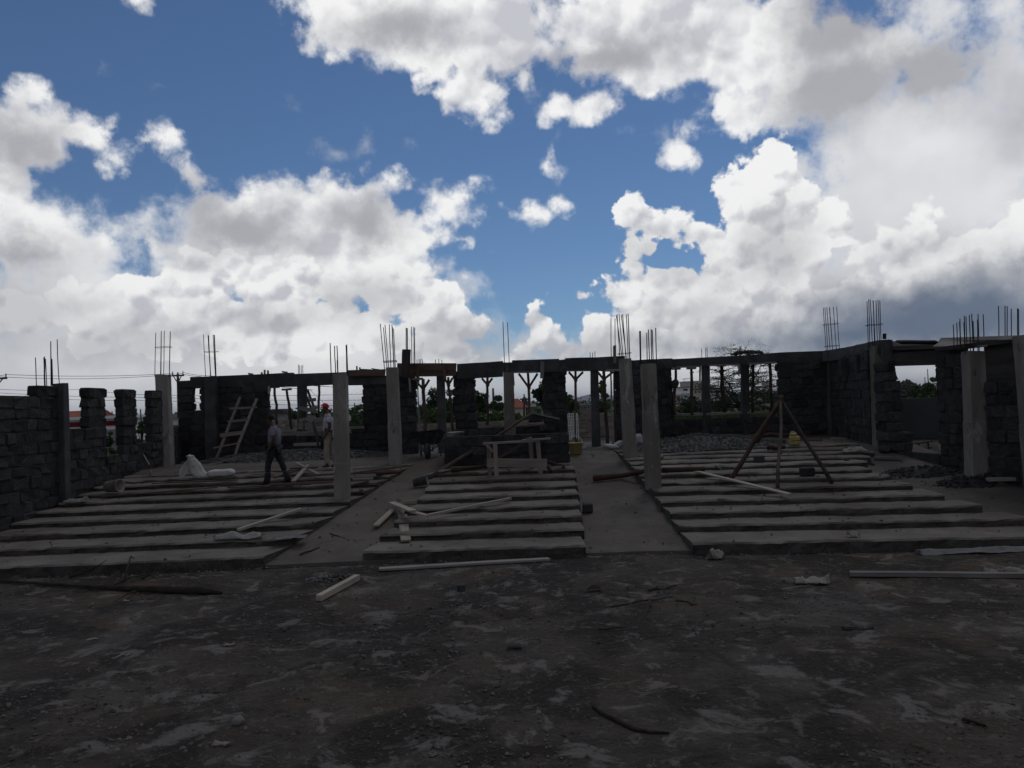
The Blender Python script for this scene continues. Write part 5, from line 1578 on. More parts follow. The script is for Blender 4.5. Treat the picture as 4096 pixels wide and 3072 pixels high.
def person(label, foot, yaw, joints, shirt, trousers, boots=True, cap=False, H=1.72):
    """joints in the figure's own frame: x forward, y left, z up, feet at z = 0"""
    J = {k: Vector(v) for k, v in joints.items()}
    root = thing('person', label, 'person', foot, yaw)
    root.scale = (1.04, 1.04, 1.04)
    nodes, edges = {}, []
    def add(k, p, r, to=None):
        nodes[k] = (tuple(p), r)
        if to: edges.append((to, k))
    add('pelvis', J['pelvis'], (.13, .15))
    add('belly', J['pelvis'].lerp(J['chest'], .5), (.14, .145), 'pelvis')
    add('chest', J['chest'], (.145, .17), 'belly')
    add('neck0', J['neck'], (.065, .065), 'chest')
    add('neck1', J['neck'].lerp(J['head'], .45), (.056, .056), 'neck0')
    add('jaw', J['head'] + Vector((.025, 0, -.07)), (.068, .06), 'neck1')
    add('brow', J['head'] + Vector((.005, 0, .035)), (.098, .076), 'jaw')
    add('crown', J['head'] + Vector((-.005, 0, .10)), (.06, .055), 'brow')
    for s in ('l', 'r'):
        add('sh' + s, J['sh' + s], .068, 'chest')
        add('el' + s, J['el' + s], .047, 'sh' + s)
        add('wr' + s, J['wr' + s], .031, 'el' + s)
        d = (J['wr' + s] - J['el' + s]).normalized()
        palm = J['wr' + s] + d * .065
        add('pa' + s, palm, (.036, .02), 'wr' + s)
        side = Vector((1, 0, 0)) if abs(d.x) < .8 else Vector((0, 0, 1))
        for f in range(4):
            o0 = side * (.027 - .018 * f)
            ln = (.075, .085, .08, .06)[f]
            a, b = palm + d * .03 + o0, palm + d * (.03 + ln * .55) + o0 + Vector((.004, 0, 0))
            add('f%da%s' % (f, s), a, .0095, 'pa' + s)
            add('f%db%s' % (f, s), b, .0088, 'f%da%s' % (f, s))
            add('f%dc%s' % (f, s), b + (d * .8 + Vector((0, -.5 if s == 'l' else .5, 0))).normalized() * ln * .42, .007, 'f%db%s' % (f, s))
        t0 = palm - d * .025 + side * .036
        add('t0' + s, t0, .011, 'pa' + s)
        add('t1' + s, t0 + (d + side * .5).normalized() * .05, .009, 't0' + s)
        add('hip' + s, J['hip' + s], (.088, .088), 'pelvis')
        add('kn' + s, J['kn' + s], .058, 'hip' + s)
        add('an' + s, J['an' + s], .042, 'kn' + s)
        add('to' + s, J['to' + s], (.042, .032), 'an' + s)
    me = skin_mesh('body', nodes, edges, 'pelvis')
    # face: nose, ears, eyes and mouth grown onto the head
    bm = bmesh.new(); bm.from_mesh(me)
    hd = J['head']
    for (p, r) in ((hd + Vector((.103, 0, -.005)), (.018, .014, .024)), (hd + Vector((0, .078, -.005)), (.018, .012, .032)), (hd + Vector((0, -.078, -.005)), (.018, .012, .032)),
                   (hd + Vector((.090, .03, .028)), (.010, .012, .007)), (hd + Vector((.090, -.03, .028)), (.010, .012, .007)), (hd + Vector((.088, 0, -.065)), (.010, .024, .010))):
        ret = bmesh.ops.create_uvsphere(bm, u_segments=8, v_segments=6, radius=1)
        for v in ret['verts']: v.co = Vector((v.co.x * r[0], v.co.y * r[1], v.co.z * r[2])) + p
    done(bm, 'body', 'skin', root, smooth=True)
    # shirt
    n, e = {}, []
    def add2(k, p, r, to=None):
        n[k] = (tuple(p), r)
        if to: e.append((to, k))
    add2('b', J['pelvis'] + Vector((0, 0, .0)), (.165, .175))
    add2('m', J['pelvis'].lerp(J['chest'], .5), (.165, .17), 'b')
    add2('c', J['chest'], (.165, .185), 'm')
    add2('n', J['neck'] + Vector((0, 0, -.02)), (.075, .075), 'c')
    for s in ('l', 'r'):
        add2('s' + s, J['sh' + s], .085, 'c')
        add2('e' + s, J['sh' + s].lerp(J['el' + s], .72), .07, 's' + s)
    me = skin_mesh('shirt', n, e, 'b')
    for v in me.vertices:
        v.co += Vector((mnoise.noise(v.co * 7), mnoise.noise(v.co * 7 + Vector((3, 0, 0))), 0)) * .012
    me.materials.append(MATS[shirt])
    for p in me.polygons: p.use_smooth = True
    mesh_obj('shirt', me, root)
    # trousers
    n, e = {}, []
    add2('p', J['pelvis'] + Vector((0, 0, .03)), (.15, .165))
    for s in ('l', 'r'):
        add2('h' + s, J['hip' + s], (.108, .105), 'p')
        add2('k' + s, J['kn' + s], .080, 'h' + s)
        add2('a' + s, J['kn' + s].lerp(J['an' + s], .45 if boots else .93), .072, 'k' + s)
    me = skin_mesh('trousers', n, e, 'p')
    for v in me.vertices:
        v.co += Vector((mnoise.noise(v.co * 9), mnoise.noise(v.co * 9 + Vector((3, 0, 0))), 0)) * .012
    me.materials.append(MATS[trousers])
    for p in me.polygons: p.use_smooth = True
    mesh_obj('trousers', me, root)
    for s in ('l', 'r'):
        k, a, t = J['kn' + s], J['an' + s], J['to' + s]
        nn = {'a': (tuple(a), .066), 'h': (tuple(a + Vector((-.035, 0, -.035))), .05), 't': (tuple(a.lerp(t, .6) + Vector((0, 0, -.012))), (.055, .045)), 'e': (tuple(t + Vector((.02, 0, -.005))), (.045, .035))}
        ee = [('a', 'h'), ('a', 't'), ('t', 'e')]
        if boots:
            nn['s'] = (tuple(k.lerp(a, .35)), .088); ee.append(('a', 's'))
        me = skin_mesh('boot', nn, ee, 'a')
        me.materials.append(MATS['boot'])
        for p in me.polygons: p.use_smooth = True
        mesh_obj('boot' if boots else 'shoe', me, root)
    # hair or cap
    bm = bmesh.new()
    bmesh.ops.create_uvsphere(bm, u_segments=20, v_segments=12, radius=1)
    bmesh.ops.delete(bm, geom=[v for v in bm.verts if v.co.z < -0.15 + (0.35 if cap else 0.45) * v.co.x], context='VERTS')
    for v in bm.verts: v.co = Vector((v.co.x * .112, v.co.y * .090, v.co.z * .105)) + hd + Vector((-.004, 0, .045))
    c = done(bm, 'cap' if cap else 'hair', 'red_cloth' if cap else 'hair', root, smooth=True)
    if cap:
        bm = bmesh.new()
        ro = []
        for i in range(9):
            a = (i / 8 - .5) * math.pi * .9
            ro.append([bm.verts.new(hd + Vector((.09 * math.cos(a) + .0, .078 * math.sin(a), .055))), bm.verts.new(hd + Vector((.09 * math.cos(a) + .095 * math.cos(a) ** .5 if math.cos(a) > 0 else .0, .075 * math.sin(a), .035)))])
        grid_faces(bm, ro)
        bmesh.ops.solidify(bm, geom=list(bm.faces), thickness=0.008)
        done(bm, 'peak', 'red_cloth', c, smooth=True)
    return root

foot = fp(*q2(835, 800))
person('man in mauve grey T-shirt, dark trousers and black gumboots walking left', foot + Vector((0, 0.05, 0.0)), math.pi, dict(
    pelvis=(0.02, 0, .93), chest=(0.00, 0, 1.27), neck=(0.03, 0, 1.46), head=(.10, 0, 1.60),
    shl=(-.01, .20, 1.39), ell=(-.05, .25, 1.12), wrl=(.08, .24, .90), shr=(-.01, -.20, 1.39), elr=(-.08, -.25, 1.13), wrr=(.02, -.25, .90),
    hipl=(.03, .09, .88), knl=(.16, .09, .50), anl=(.18, .09, .09), tol=(.32, .09, .035),
    hipr=(.01, -.09, .88), knr=(-.14, -.09, .50), anr=(-.29, -.09, .10), tor=(-.16, -.09, .035)), 'shirt_mauve', 'trousers_navy')
foot = fp(*q2(1375, 640))
person('man in red cap, printed shirt and khaki trousers half hidden by a column', foot + Vector((0.16, 0.0, 0.0)), math.pi + 0.15, dict(
    pelvis=(0, 0, .95), chest=(-.01, 0, 1.29), neck=(0.02, 0, 1.48), head=(.08, 0, 1.62),
    shl=(0, .20, 1.41), ell=(-.06, .25, 1.14), wrl=(.06, .25, .92), shr=(0, -.20, 1.41), elr=(-.06, -.25, 1.14), wrr=(.05, -.24, .92),
    hipl=(.02, .09, .90), knl=(.07, .09, .50), anl=(.06, .09, .09), tol=(.20, .09, .035),
    hipr=(.0, -.09, .90), knr=(-.06, -.09, .50), anr=(-.16, -.09, .09), tor=(-.03, -.09, .035)), 'shirt_print', 'trousers_khaki', boots=False, cap=True)
# ------------------------------------------------------------------ what stands beyond the building
ZG = Z_TOP - 0.05
def leaf_bm(bm, p, s, flat=0.0):
    n = Vector((random.gauss(0, 1), random.gauss(0, 1), random.gauss(0, 1) + flat * 3)).normalized()
    t = n.orthogonal().normalized()
    t = (Matrix.Rotation(random.uniform(0, 6.28), 3, n) @ t)
    b = n.cross(t)
    l, w = s * random.uniform(.7, 1.3), s * random.uniform(.35, .6)
    vs = [bm.verts.new(p + t * l), bm.verts.new(p + b * w), bm.verts.new(p - t * l * .8), bm.verts.new(p - b * w)]
    bm.faces.new(vs)

def tree(label, px, D, w_px, top_y, n=1800, leaf=0.09, material='leaf_dark', name='broadleaf_tree', trunk_h=0.35, lobes=9, group='trees beyond the hall', cat='tree', seed=0):
    """crown w_px wide in the photograph whose top is at top_y"""
    random.seed(seed * 17 + int(px))
    B = at(px, 1640, D); B.z = ZG
    H = at(px, top_y, D).z - ZG
    Wd = w_px / F_PX * D
    root = thing(name, label, cat, B, random.uniform(0, 6), group)
    tr = bmesh.new()
    fork = H * trunk_h
    tube_bm(tr, [(0, 0, -.1), (0.03 * H, 0, fork * .6), (0.0, 0.02, fork)], [.035 * H, .028 * H, .022 * H], 7, .1)
    L = []
    for i in range(lobes):
        a = 6.28 * i / lobes + random.uniform(-.4, .4)
        r = random.uniform(.15, .36) * Wd
        z = fork + (H - fork) * random.uniform(.15, .80)
        rr = random.uniform(.16, .27) * min(Wd, H)
        c = Vector((math.cos(a) * r, math.sin(a) * r, z))
        L.append((c, rr))
        tube_bm(tr, [(0, 0, fork * .9), c * .55 + Vector((0, 0, .1 * H)), c], [.016 * H, .010 * H, .004 * H], 5)
    L.append((Vector((0, 0, H * .86)), .2 * min(Wd, H)))
    done(tr, 'trunk', 'bark', root)
    bm = bmesh.new()
    tot = sum(r ** 2 for _, r in L)
    for c, r in L:
        for _ in range(int(n * r * r / tot)):
            d = Vector((random.gauss(0, 1), random.gauss(0, 1), random.gauss(0, 1))).normalized()
            k = 0.55 + 0.5 * random.random()
            k *= 1 + .45 * mnoise.noise(c + d * 1.8)
            leaf_bm(bm, c + Vector((d.x * r, d.y * r, d.z * r * .85)) * k, leaf)
    done(bm, 'crown', material, root)
    return root

# flat topped acacia behind the right windows
random.seed(11)
Da = 52.0
B = at(2955, 1640, Da); B.z = ZG
Ha = at(2955, 1400, Da).z - ZG
root = thing('acacia_tree', 'tall flat topped acacia with layered branches behind the right windows', 'tree', B, 0, 'trees beyond the hall')
tr, lf = bmesh.new(), bmesh.new()
tube_bm(tr, [(0.3, 0, -.1), (0.25, 0, .5), (.1, 0, 1.1)], [.17, .14, .12], 8, .08)
def limb(p, d, ln, r, depth):
    pts = [p]
    dd = d.copy()
    q = p.copy()
    for i in range(5):
        dd = (dd + Vector((random.gauss(0, .16), random.gauss(0, .16), random.gauss(0, .10) - (.03 if depth else .015)))).normalized()
        q = q + dd * ln / 5
        pts.append(q.copy())
    tube_bm(tr, pts, [r * (1 - .16 * i) for i in range(6)], 6 if depth == 0 else 4)
    if depth < 2:
        for i in range(2, 6):
            for s in range(2 if depth == 0 else 2):
                a = random.uniform(0, 6.28)
                h = Vector((math.cos(a), math.sin(a), random.uniform(-.05, .25))) * .9 + Vector((dd.x, dd.y, 0)) * .7
                limb(pts[i], h.normalized(), ln * random.uniform(.34, .6), r * .42, depth + 1)
    else:
        for pt in pts[2:]:
            for _ in range(6):
                leaf_bm(lf, pt + Vector((random.gauss(0, .24), random.gauss(0, .24), abs(random.gauss(0, .03)) + .02)), .065, 1.0)
for (a, el, ln) in ((0.1, .35, 2.5), (0.9, .8, 2.4), (1.9, .5, 2.2), (2.8, .28, 2.7), (3.5, .75, 2.3), (4.4, .6, 2.2), (5.4, .45, 2.4), (0.3, 1.15, 2.9), (3.1, 1.05, 2.6), (6.0, .95, 3.0), (2.6, .1, 2.2)):
    limb(Vector((.15, 0, random.uniform(.7, 1.1))), Vector((math.cos(a) * math.cos(el), math.sin(a) * math.cos(el), math.sin(el))), ln * Ha / 3.6, .075, 0)
# topmost pad
for k in range(9):
    a = k * .7
    limb(Vector((.2, 0, Ha * .70)), Vector((.55 * math.cos(a) + .35, .5 * math.sin(a), .55)).normalized(), Ha * .34, .04, 1)
for _ in range(5200):
    a, r = random.uniform(0, 6.28), math.sqrt(random.random())
    p = Vector((.75 + 1.1 * r * math.cos(a), .8 * r * math.sin(a), Ha * .93 + .22 * (1 - r * r)))
    k = mnoise.noise((p.x * 2.2, p.y * 2.2, 3))
    if k < -.08: continue
    leaf_bm(lf, p + Vector((0, 0, .14 * k + random.gauss(0, .03))), .06, .6)
done(tr, 'trunk', 'bark', root); done(lf, 'crown', 'leaf_acacia', root)

tree('round dark bushy tree in the first right window', 2768, 55, 80, 1583, 2200, .085, 'leaf_dark', trunk_h=.2, seed=1)
tree('small spreading tree in front of the acacia in the second right window', 2893, 60, 80, 1590, 900, .09, 'leaf_dark', trunk_h=.25, seed=2)
tree('dense dark tree behind the stacked stone pier', 2185, 50, 110, 1512, 3200, .10, 'leaf_dark', trunk_h=.2, seed=3)
tree('dark tree right of the stacked stone pier in the lattice opening', 2282, 54, 60, 1570, 1400, .09, 'leaf_dark', seed=4)
tree('slender upright tree right of the dark square column', 2412, 42, 46, 1500, 2000, .075, 'leaf_mid', trunk_h=.08, seed=5, name='slender_tree')
tree('dark feathery tree in the opening over the wheelbarrow', 1735, 46, 120, 1545, 2600, .085, 'leaf_dark', trunk_h=.2, seed=6)
tree('dark feathery tree in the narrow opening left of the stone pier', 1800, 52, 80, 1545, 1700, .085, 'leaf_dark', trunk_h=.2, seed=7)
tree('dark rounded tree at the left jamb of the first middle window', 1905, 48, 90, 1552, 2200, .09, 'leaf_dark', seed=8)
tree('low dark tree left of the prop in the first middle window', 1935, 60, 50, 1592, 1200, .09, 'leaf_dark', seed=9)
tree('rounded tree with a utility pole behind it in the first middle window', 1988, 60, 66, 1575, 1800, .09, 'leaf_dark', seed=10)
tree('small tree behind the left window column', 1172, 80, 50, 1640, 900, .11, 'leaf_dark', seed=11)
tree('low tree in the narrow window right of the near left column', 1440, 55, 66, 1612, 1400, .09, 'leaf_mid', seed=12, trunk_h=.1)
tree('spiky leaved bush in the narrow window right of the near left column', 1412, 62, 44, 1622, 600, .12, 'leaf_mid', seed=13, trunk_h=.2)
tree('big green bush seen through the right doorway', 3720, 40, 110, 1528, 3200, .08, 'leaf_mid', seed=14, trunk_h=.05, name='bush', cat='bush')
tree('second green bush left of the big one in the right doorway', 3665, 46, 80, 1535, 1800, .08, 'leaf_mid', seed=15, trunk_h=.05, name='bush', cat='bush')
tree('tall thin twiggy tree at the right jamb of the doorway', 3748, 36, 36, 1490, 420, .075, 'leaf_mid', seed=16, trunk_h=.4, name='slender_tree')
tree('small green bush behind the left slit window', 440, 30, 40, 1715, 700, .07, 'leaf_mid', seed=17, trunk_h=.05, name='bush', cat='bush')
tree('green bush behind the third slit of the left wall', 562, 33, 46, 1672, 700, .07, 'leaf_mid', seed=18, trunk_h=.05, name='bush', cat='bush')
tree('dark tree top over the low wall behind the second left column', 705, 60, 34, 1640, 500, .1, 'leaf_dark', seed=19)
tree('rounded far tree over the red shed', 300, 120, 60, 1676, 700, .18, 'leaf_dark', seed=20)
tree('small far tree between the slit windows', 442, 110, 26, 1668, 400, .16, 'leaf_dark', seed=21)
for i, (x, D, w, t) in enumerate(((1425, 42, 110, 1650), (1720, 40, 130, 1630), (1790, 42, 90, 1640), (1900, 41, 110, 1648), (1985, 43, 110, 1645), (2070, 42, 100, 1655), (2140, 41, 100, 1640), (2230, 42, 100, 1612), (2310, 41, 70, 1650), (2410, 40, 110, 1600))):
    place = ('the narrow window by the near left column', 'the wheelbarrow opening', 'the narrow opening by the stone pier', 'the left end of the first middle window', 'the prop in the first middle window', 'the slim pale column',
             'the stacked blocks', 'the stacked stone pier', 'the white lattice', 'the dark square column')[i]
    tree('green hedge bush behind %s' % place, x, D, w, t, 1300, .085, 'leaf_mid', seed=30 + i, trunk_h=.05, name='bush', cat='bush', group='hedge bushes')
for i, (x, D, w, t, wh) in enumerate(((2725, 60, 90, 1628, 'the first right window'), (2870, 62, 110, 1622, 'the second right window'), (2950, 66, 120, 1622, 'the second mullion'), (3040, 62, 120, 1612, 'the third right window'), (3110, 64, 100, 1610, 'the right end of the third right window'))):
    tree('low green scrub behind %s' % wh, x, D, w, t, 900, .10, 'leaf_mid', seed=50 + i, trunk_h=.05, name='bush', cat='bush', group='scrub bushes')
# a belt of far scrub along the horizon
random.seed(5)
bm = bmesh.new()
for _ in range(9000):
    D = random.uniform(150, 420)
    x = random.uniform(-.75, .75) * D
    hh = 1.2 + 2.8 * max(0, mnoise.noise((x * .02, D * .02, 1))) + 2.2 * random.random() ** 3
    leaf_bm(bm, Vector((x, D, ZG + random.random() * hh)), 0.9)
tag(done(bm, 'far_scrub', 'leaf_dark'), 'far dark belt of scrub along the horizon', kind='stuff')
# grass strip outside the right windows
bm = bmesh.new()
for _ in range(9000):
    x, y = random.uniform(5, 24), random.uniform(33, 62)
    h = random.uniform(.15, .5) * (1 + .6 * mnoise.noise((x * .4, y * .4, 2)))
    a = random.uniform(0, 6.28); w = .035
    v0 = Vector((x, y, ZG)); t = Vector((math.cos(a) * w, math.sin(a) * w, 0)); tip = v0 + Vector((random.gauss(0, .1), random.gauss(0, .1), h))
    bm.faces.new([bm.verts.new(v0 - t), bm.verts.new(v0 + t), bm.verts.new(tip)])
tag(done(bm, 'grass', 'grass'), 'rough green grass outside the right windows', kind='stuff')

# rubble mound beyond the doorway
P = at(3640, 1585, 60); P.z = ZG
heap('dark rubble mound beyond the right doorway', P, 1.9, 1.5, at(3640, 1533, 60).z - ZG, 500, 0.16, 'stone', 'rubble_mound', 'rubble mound', shape=.8)
# grey plastered wall beyond the right doorway
A = at(3560, 1600, 25.5); B_ = at(3800, 1595, 24.2)
bm = bmesh.new()
v = [Vector((A.x, A.y, .9)), Vector((B_.x + 1.5, B_.y - 1.2, .9))]
box(bm, (0, 0, 0), (1, 1, 1))
Lw = (v[1] - v[0]).length
zt = at(3680, 1592, 24.8).z
bm.transform(Matrix.Translation((Lw / 2, 0, (zt - .9) / 2)) @ Matrix.Diagonal((Lw, .2, zt - .9, 1)))
o = tag(done(bm, 'plastered_wall', 'panel_grey'), 'smooth blue grey plastered wall seen low through the right doorway', 'wall')
o.location = v[0]; o.rotation_euler.z = math.atan2(v[1].y - v[0].y, v[1].x - v[0].x)
# brown block wall behind the left window
A, B_ = at(1085, 1690, 34), at(1330, 1690, 33)
wall('brown block wall outside the window behind the two men', (A.x, A.y), (B_.x, B_.y), 1.15, at(1150, 1676, 33.5).z, thick=.2, lmin=.38, lmax=.44, stones=TAN, mats=('stone', 'wall_tan'))

# ------------------------------------------------------------------ far buildings
def house(label, px, base_y, D, w, d, h, wallm, roof=None, roofm='roof_red', rh=0.0, yaw=0.0, wins=(), name='house', z0=None, parts=()):
    B = at(px, base_y, D); B.z = ZG if z0 is None else z0
    root = thing(name, label, 'building', B, yaw)
    bm = bmesh.new(); box(bm, (0, 0, h / 2), (w, d, h)); done(bm, 'wall', wallm, root)
    if roof == 'gable':
        bm = bmesh.new()
        e = .35
        P = [(-w / 2 - e, -d / 2 - e, h), (w / 2 + e, -d / 2 - e, h), (w / 2 + e, d / 2 + e, h), (-w / 2 - e, d / 2 + e, h), (-w / 2 - e, 0, h + rh), (w / 2 + e, 0, h + rh)]
        V = [bm.verts.new(p) for p in P]
        for f in ((0, 1, 5, 4), (2, 3, 4, 5), (0, 4, 3), (1, 2, 5), (3, 2, 1, 0)): bm.faces.new([V[i] for i in f])
        done(bm, 'roof', roofm, root)
    elif roof == 'gable_y':
        bm = bmesh.new()
        e = .35
        P = [(-w / 2 - e, -d / 2 - e, h), (w / 2 + e, -d / 2 - e, h), (w / 2 + e, d / 2 + e, h), (-w / 2 - e, d / 2 + e, h), (0, -d / 2 - e, h + rh), (0, d / 2 + e, h + rh)]
        V = [bm.verts.new(p) for p in P]
        for f in ((0, 1, 4), (1, 2, 5, 4), (2, 3, 5), (3, 0, 4, 5), (3, 2, 1, 0)): bm.faces.new([V[i] for i in f])
        done(bm, 'roof', roofm, root)
    elif roof == 'hip':
        bm = bmesh.new()
        e = .4
        P = [(-w / 2 - e, -d / 2 - e, h), (w / 2 + e, -d / 2 - e, h), (w / 2 + e, d / 2 + e, h), (-w / 2 - e, d / 2 + e, h), (-w * .12, 0, h + rh), (w * .12, 0, h + rh)]
        V = [bm.verts.new(p) for p in P]
        for f in ((0, 1, 5, 4), (1, 2, 5), (2, 3, 4, 5), (3, 0, 4), (3, 2, 1, 0)): bm.faces.new([V[i] for i in f])
        done(bm, 'roof', roofm, root)
    elif roof == 'flat':
        bm = bmesh.new(); box(bm, (0, 0, h + .12), (w + .5, d + .5, .24)); done(bm, 'roof', roofm, root)
    for (x, z, ww, hh) in wins:
        bm = bmesh.new(); box(bm, (x, -d / 2 - .02, z), (ww, .1, hh)); f = done(bm, 'window', 'wall_white' if wallm != 'wall_white' else 'roof_grey', root)
        bm = bmesh.new(); box(bm, (x, -d / 2 - .08, z), (ww * .84, .06, hh * .84)); done(bm, 'pane', 'window_dark', f)
    for (nm, c_, s_, m_) in parts:
        bm = bmesh.new(); box(bm, c_, s_); done(bm, nm, m_, root)
    return root
house('long low shed with a dark red painted band seen through the left slits', 372, 1740, 62, 9.0, 6, 1.75, 'wall_white', 'flat', 'wall_white', name='shed',
      parts=(('band', (0, -3.05, 1.42), (9.1, .1, .36), 'red_paint'), ('plinth', (0, -3.04, .5), (9.08, .08, .9), 'roof_grey')))
house('house with a faded red tile roof behind the red banded shed', 300, 1700, 100, 7.5, 6, 2.0, 'wall_cream', 'gable', 'roof_red', 1.1)
house('small white hut beside the low wall behind the second left column', 715, 1710, 45, 2.0, 2, 1.6, 'wall_white', 'flat', 'roof_grey', name='hut', wins=((.2, .9, .5, .6),))
house('grey concrete water tank house behind the ladder wall window', 1110, 1680, 48, 0.85, 1.6, 1.65, 'roof_grey', 'flat', 'beam_concrete', name='tank_house', parts=(('side_wall', (.62, .5, .6), (.3, 1.2, 1.2), 'wall_tan'),))
house('white gabled cottage in the first middle window', 1925, 1665, 85, 1.9, 5, 0.75, 'wall_white', 'gable_y', 'roof_grey', .45, name='cottage')
house('house with a red tile roof in the second middle window', 2066, 1655, 110, 2.6, 3, 1.2, 'wall_cream', 'hip', 'roof_red', 1.3)
house('tan house right of the red roof in the second middle window', 2100, 1655, 120, 2.8, 3, 1.2, 'wall_tan', 'gable', 'wall_tan', .5)
house('dark water tank on a stand above the tan house', 2100, 1655, 118, 0.9, .9, 2.3, 'window_dark', 'flat', 'window_dark', name='water_tank')
house('pavilion with a dark hipped roof in the lattice opening', 2308, 1640, 130, 1.3, 2, 1.75, 'wall_tan', 'hip', 'roof_grey', .75, wins=((-.3, 1.3, .35, .5), (.3, 1.3, .35, .5)), name='pavilion')
house('long low grey building with square windows in the lattice opening', 2335, 1640, 112, 2.8, 4, 1.15, 'wall_tan', 'flat', 'roof_grey', name='low_building', wins=tuple((-1.0 + i * .5, .8, .3, .4) for i in range(5)))
# white town blocks in the first right window
house('white three storey town block with a dark window in the first right window', 2712, 1640, 210, 6.2, 6, 4.5, 'wall_white', 'flat', 'roof_grey', name='town_block',
      wins=((1.6, 3.9, 1.2, .6), (-1.8, 3.2, .8, .5), (-1.8, 2.0, .8, .5), (1.6, 2.0, .8, .5)), parts=(('red_gable', (-1.9, -3.2, 1.6), (1.6, .3, .7), 'roof_red'), ('balcony', (0, -3.3, 2.9), (6.0, .5, .15), 'wall_white')))
house('taller cream town block with red balconies in the first right window', 2768, 1640, 230, 5.2, 6, 6.4, 'wall_cream', 'flat', 'wall_white', name='town_block',
      wins=tuple((-1.7 + 1.15 * i, z, .75, .8) for i in range(4) for z in (4.9, 3.3)), parts=(('balcony', (0, -3.3, 4.2), (5.2, .5, .3), 'roof_red'), ('roof_frame', (-.9, 0, 7.4), (2.8, 2, .15), 'wall_white'), ('roof_post', (-2.1, -.8, 7.0), (.15, .15, .8), 'wall_white'), ('roof_post', (.3, -.8, 7.0), (.15, .15, .8), 'wall_white')))
house('white low town block right of the dark bush in the first right window', 2700, 1640, 170, 3.4, 5, 2.4, 'wall_white', 'flat', 'wall_white', name='town_block', wins=((-.9, 1.6, .5, .5), (.2, 1.6, .5, .5), (1.1, 1.6, .5, .5)), parts=(('red_awning', (0, -2.7, 2.0), (1.2, .4, .4), 'roof_red'),))
house('far white block behind the acacia in the second right window', 2860, 1640, 260, 6, 6, 4.2, 'wall_white', 'flat', 'roof_grey', name='town_block', wins=((-1.5, 3.2, 1, .7), (.3, 3.2, 1, .7), (2, 3.2, 1, .7)))
house('far cream tower block in the third right window', 3072, 1620, 300, 2.9, 4, 6.2, 'wall_cream', 'flat', 'wall_cream', name='town_block', wins=((-.7, 5.2, .6, .6), (.6, 5.2, .6, .6), (-.7, 3.6, .6, .6), (.6, 3.6, .6, .6)))
house('long pale hall below the cream tower in the third right window', 3062, 1620, 240, 7.5, 5, 2.7, 'wall_white', 'gable', 'roof_grey', .8, name='town_hall', wins=tuple((-2.7 + 1.3 * i, 1.7, .7, .8) for i in range(5)))
house('far pale shed left in the third right window', 3015, 1625, 200, 3.2, 4, 2.2, 'wall_white', 'gable', 'roof_grey', .6, name='shed')
house('pinkish rubble coloured hut beyond the right doorway', 3640, 1590, 75, 2.2, 2, .75, 'roof_red', 'flat', 'wall_cream', name='hut')
house('white low house between the prop and the slim pale column', 2008, 1660, 75, .9, 2, .7, 'wall_white', 'flat', 'roof_grey', name='hut')
house('pale low house with a flat roof in the narrow left window', 1412, 1660, 90, 1.9, 3, 1.45, 'wall_white', 'flat', 'wall_white', name='hut', wins=((.3, .9, .4, .4),))

# ------------------------------------------------------------------ utility poles and wires
POLES = {}
def upole(label, px, top_y, D, arm=0.0, r=0.09, yaw=0.0, strut=True, lean=0.0):
    T_ = at(px, top_y, D)
    root = thing('utility_pole', label, 'utility pole', (T_.x, T_.y, ZG), yaw, 'utility poles')
    h = T_.z - ZG
    pole('post', [Vector((0, 0, -.2)), Vector((lean * .5, 0, h * .5)), Vector((lean, 0, h))], [r * 1.2, r, r * .8], 'pole_wood', parent=root, wob=0)
    if arm:
        board('crossarm', (-arm, 0, h - .12), (arm, 0, h - .12), .09, .09, 'pole_wood', parent=root)
        for s in (-1, 1):
            if strut: board('strut', (s * .03, -.05, h - .5), (s * arm * .65, -.05, h - .15), .05, .04, 'pole_wood', parent=root)
            pole('insulator', [Vector((s * (arm - .06), 0, h - .08)), Vector((s * (arm - .06), 0, h + .12))], .03, 'grey_plastic', parent=root, wob=0)
        pole('insulator', [Vector((0, 0, h - .05)), Vector((0, 0, h + .08))], .03, 'grey_plastic', parent=root, wob=0)
    POLES[label] = (T_, arm)
    return root
upole('utility pole with a braced crossarm beside the second left column', 711, 1494, 45, .36, .09)
upole('utility pole with a crossarm cut off by the left picture edge', -14, 1505, 40, .55, .09)
upole('thick bare utility pole in the first middle window', 1972, 1553, 70, 0, .11)
upole('leaning thin utility pole in the second middle window', 2092, 1577, 80, 0, .09, lean=.12)
upole('thin far pole left of the leaning one in the second middle window', 2082, 1608, 110, 0, .08)
upole('far thin pole in the narrow window by the near left column', 1418, 1611, 70, 0, .06)
upole('far thin pole above the red shed, right slit', 503, 1652, 60, 0, .04)
upole('far thin pole above the red shed, second slit', 448, 1645, 80, 0, .06)
upole('far thin pole behind the third slit of the left wall', 566, 1636, 45, 0, .045, lean=-.06)
upole('tall thin mast beyond the right doorway', 3710, 1476, 190, 0, .12)
upole('shorter thin mast beyond the right doorway', 3699, 1508, 190, 0, .10)
upole('far pole with a short arm in the left window', 1893, 1583, 80, .2, .05, strut=False)
def wire(label, pts, r=0.012, sag=0.25):
    P = [at(*p) for p in pts]
    out = []
    for a, b in zip(P[:-1], P[1:]):
        for i in range(12):
            s = i / 12
            out.append(a.lerp(b, s) - Vector((0, 0, sag * 4 * s * (1 - s))))
    out.append(P[-1])
    bm = bmesh.new(); tube_bm(bm, [p - out[0] for p in out], r, 4)
    o = tag(done(bm, 'wire', 'rubber'), label, 'wire', 'overhead wires'); o.location = out[0]
wire('upper overhead wire running right from the cut off pole', [(-40, 1486, 40), (24, 1498, 40.2), (694, 1494, 45)], sag=.12)
wire('lower overhead wire running right from the cut off pole', [(-40, 1505, 41), (700, 1497, 45.5)], sag=.2)
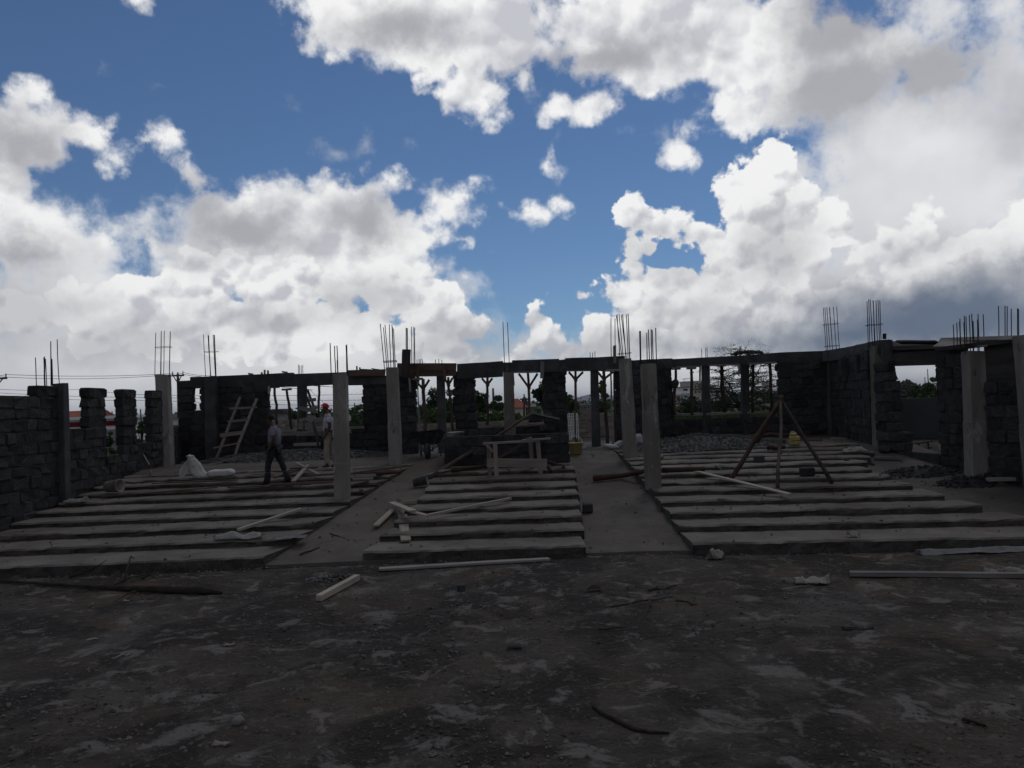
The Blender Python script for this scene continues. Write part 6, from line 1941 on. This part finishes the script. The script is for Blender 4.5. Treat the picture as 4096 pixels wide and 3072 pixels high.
wire('overhead wire falling from the braced pole towards the ladder wall', [(711, 1490, 45), (800, 1506, 43), (1250, 1560, 36)], sag=.05)
wire('second overhead wire falling from the braced pole', [(734, 1490, 45), (840, 1503, 43), (1330, 1548, 36)], sag=.05)
wire('high thin wire crossing the left slit windows', [(-30, 1556, 60), (330, 1557, 60), (640, 1580, 60), (1460, 1576, 60)], r=.014, sag=.1)
wire('middle thin wire crossing the left slit windows', [(-30, 1570, 60), (640, 1590, 60), (1460, 1600, 60)], r=.014, sag=.1)
wire('low thin wire crossing the left slit windows', [(-30, 1586, 60), (640, 1602, 60), (1460, 1622, 60)], r=.014, sag=.1)
wire('thin wire slanting down in the window behind the red cap', [(1240, 1560, 50), (1330, 1640, 46)], r=.012, sag=.02)

# ------------------------------------------------------------------ hills on the horizon
def hill(label, pts, D):
    bm = bmesh.new()
    rows = []
    for (x, y) in pts:
        p = at(x, y, D)
        rows.append([bm.verts.new((p.x, D - 700, ZG - 5)), bm.verts.new((p.x, D - 250, (p.z + ZG) * .45)), bm.verts.new(p), bm.verts.new((p.x, D + 900, ZG - 5))])
    grid_faces(bm, rows)
    o = done(bm, 'hill', 'hill', smooth=True)
    return tag(o, label, kind='structure')
hill('long hill range', [(1950, 1640), (2060, 1622), (2120, 1620), (2160, 1617), (2250, 1606), (2305, 1592), (2345, 1580), (2370, 1576), (2420, 1578), (2500, 1590), (2600, 1602), (2750, 1610), (2900, 1610)], 5200)

# ------------------------------------------------------------------ the air: thin haze that pales the far hills
bm = bmesh.new()
box(bm, (0, 0, 0), (1, 1, 1))
bm.transform(Matrix.Translation((0, 0, 60)) @ Matrix.Diagonal((30000, 30000, 140, 1)))
hm = bpy.data.materials.new('haze'); hm.use_nodes = True
HN = NT(hm.node_tree)
ho = HN.n('ShaderNodeOutputMaterial'); hv = HN.n('ShaderNodeVolumePrincipled')
hv.inputs['Color'].default_value = (0.80, 0.87, 1.0, 1)
hv.inputs['Density'].default_value = 1.1e-4
HN.t.links.new(hv.outputs[0], ho.inputs['Volume'])
MATS['haze'] = hm
tag(done(bm, 'haze', 'haze'), 'thin bluish haze over the plain', kind='stuff')
SC.cycles.volume_bounces = 1
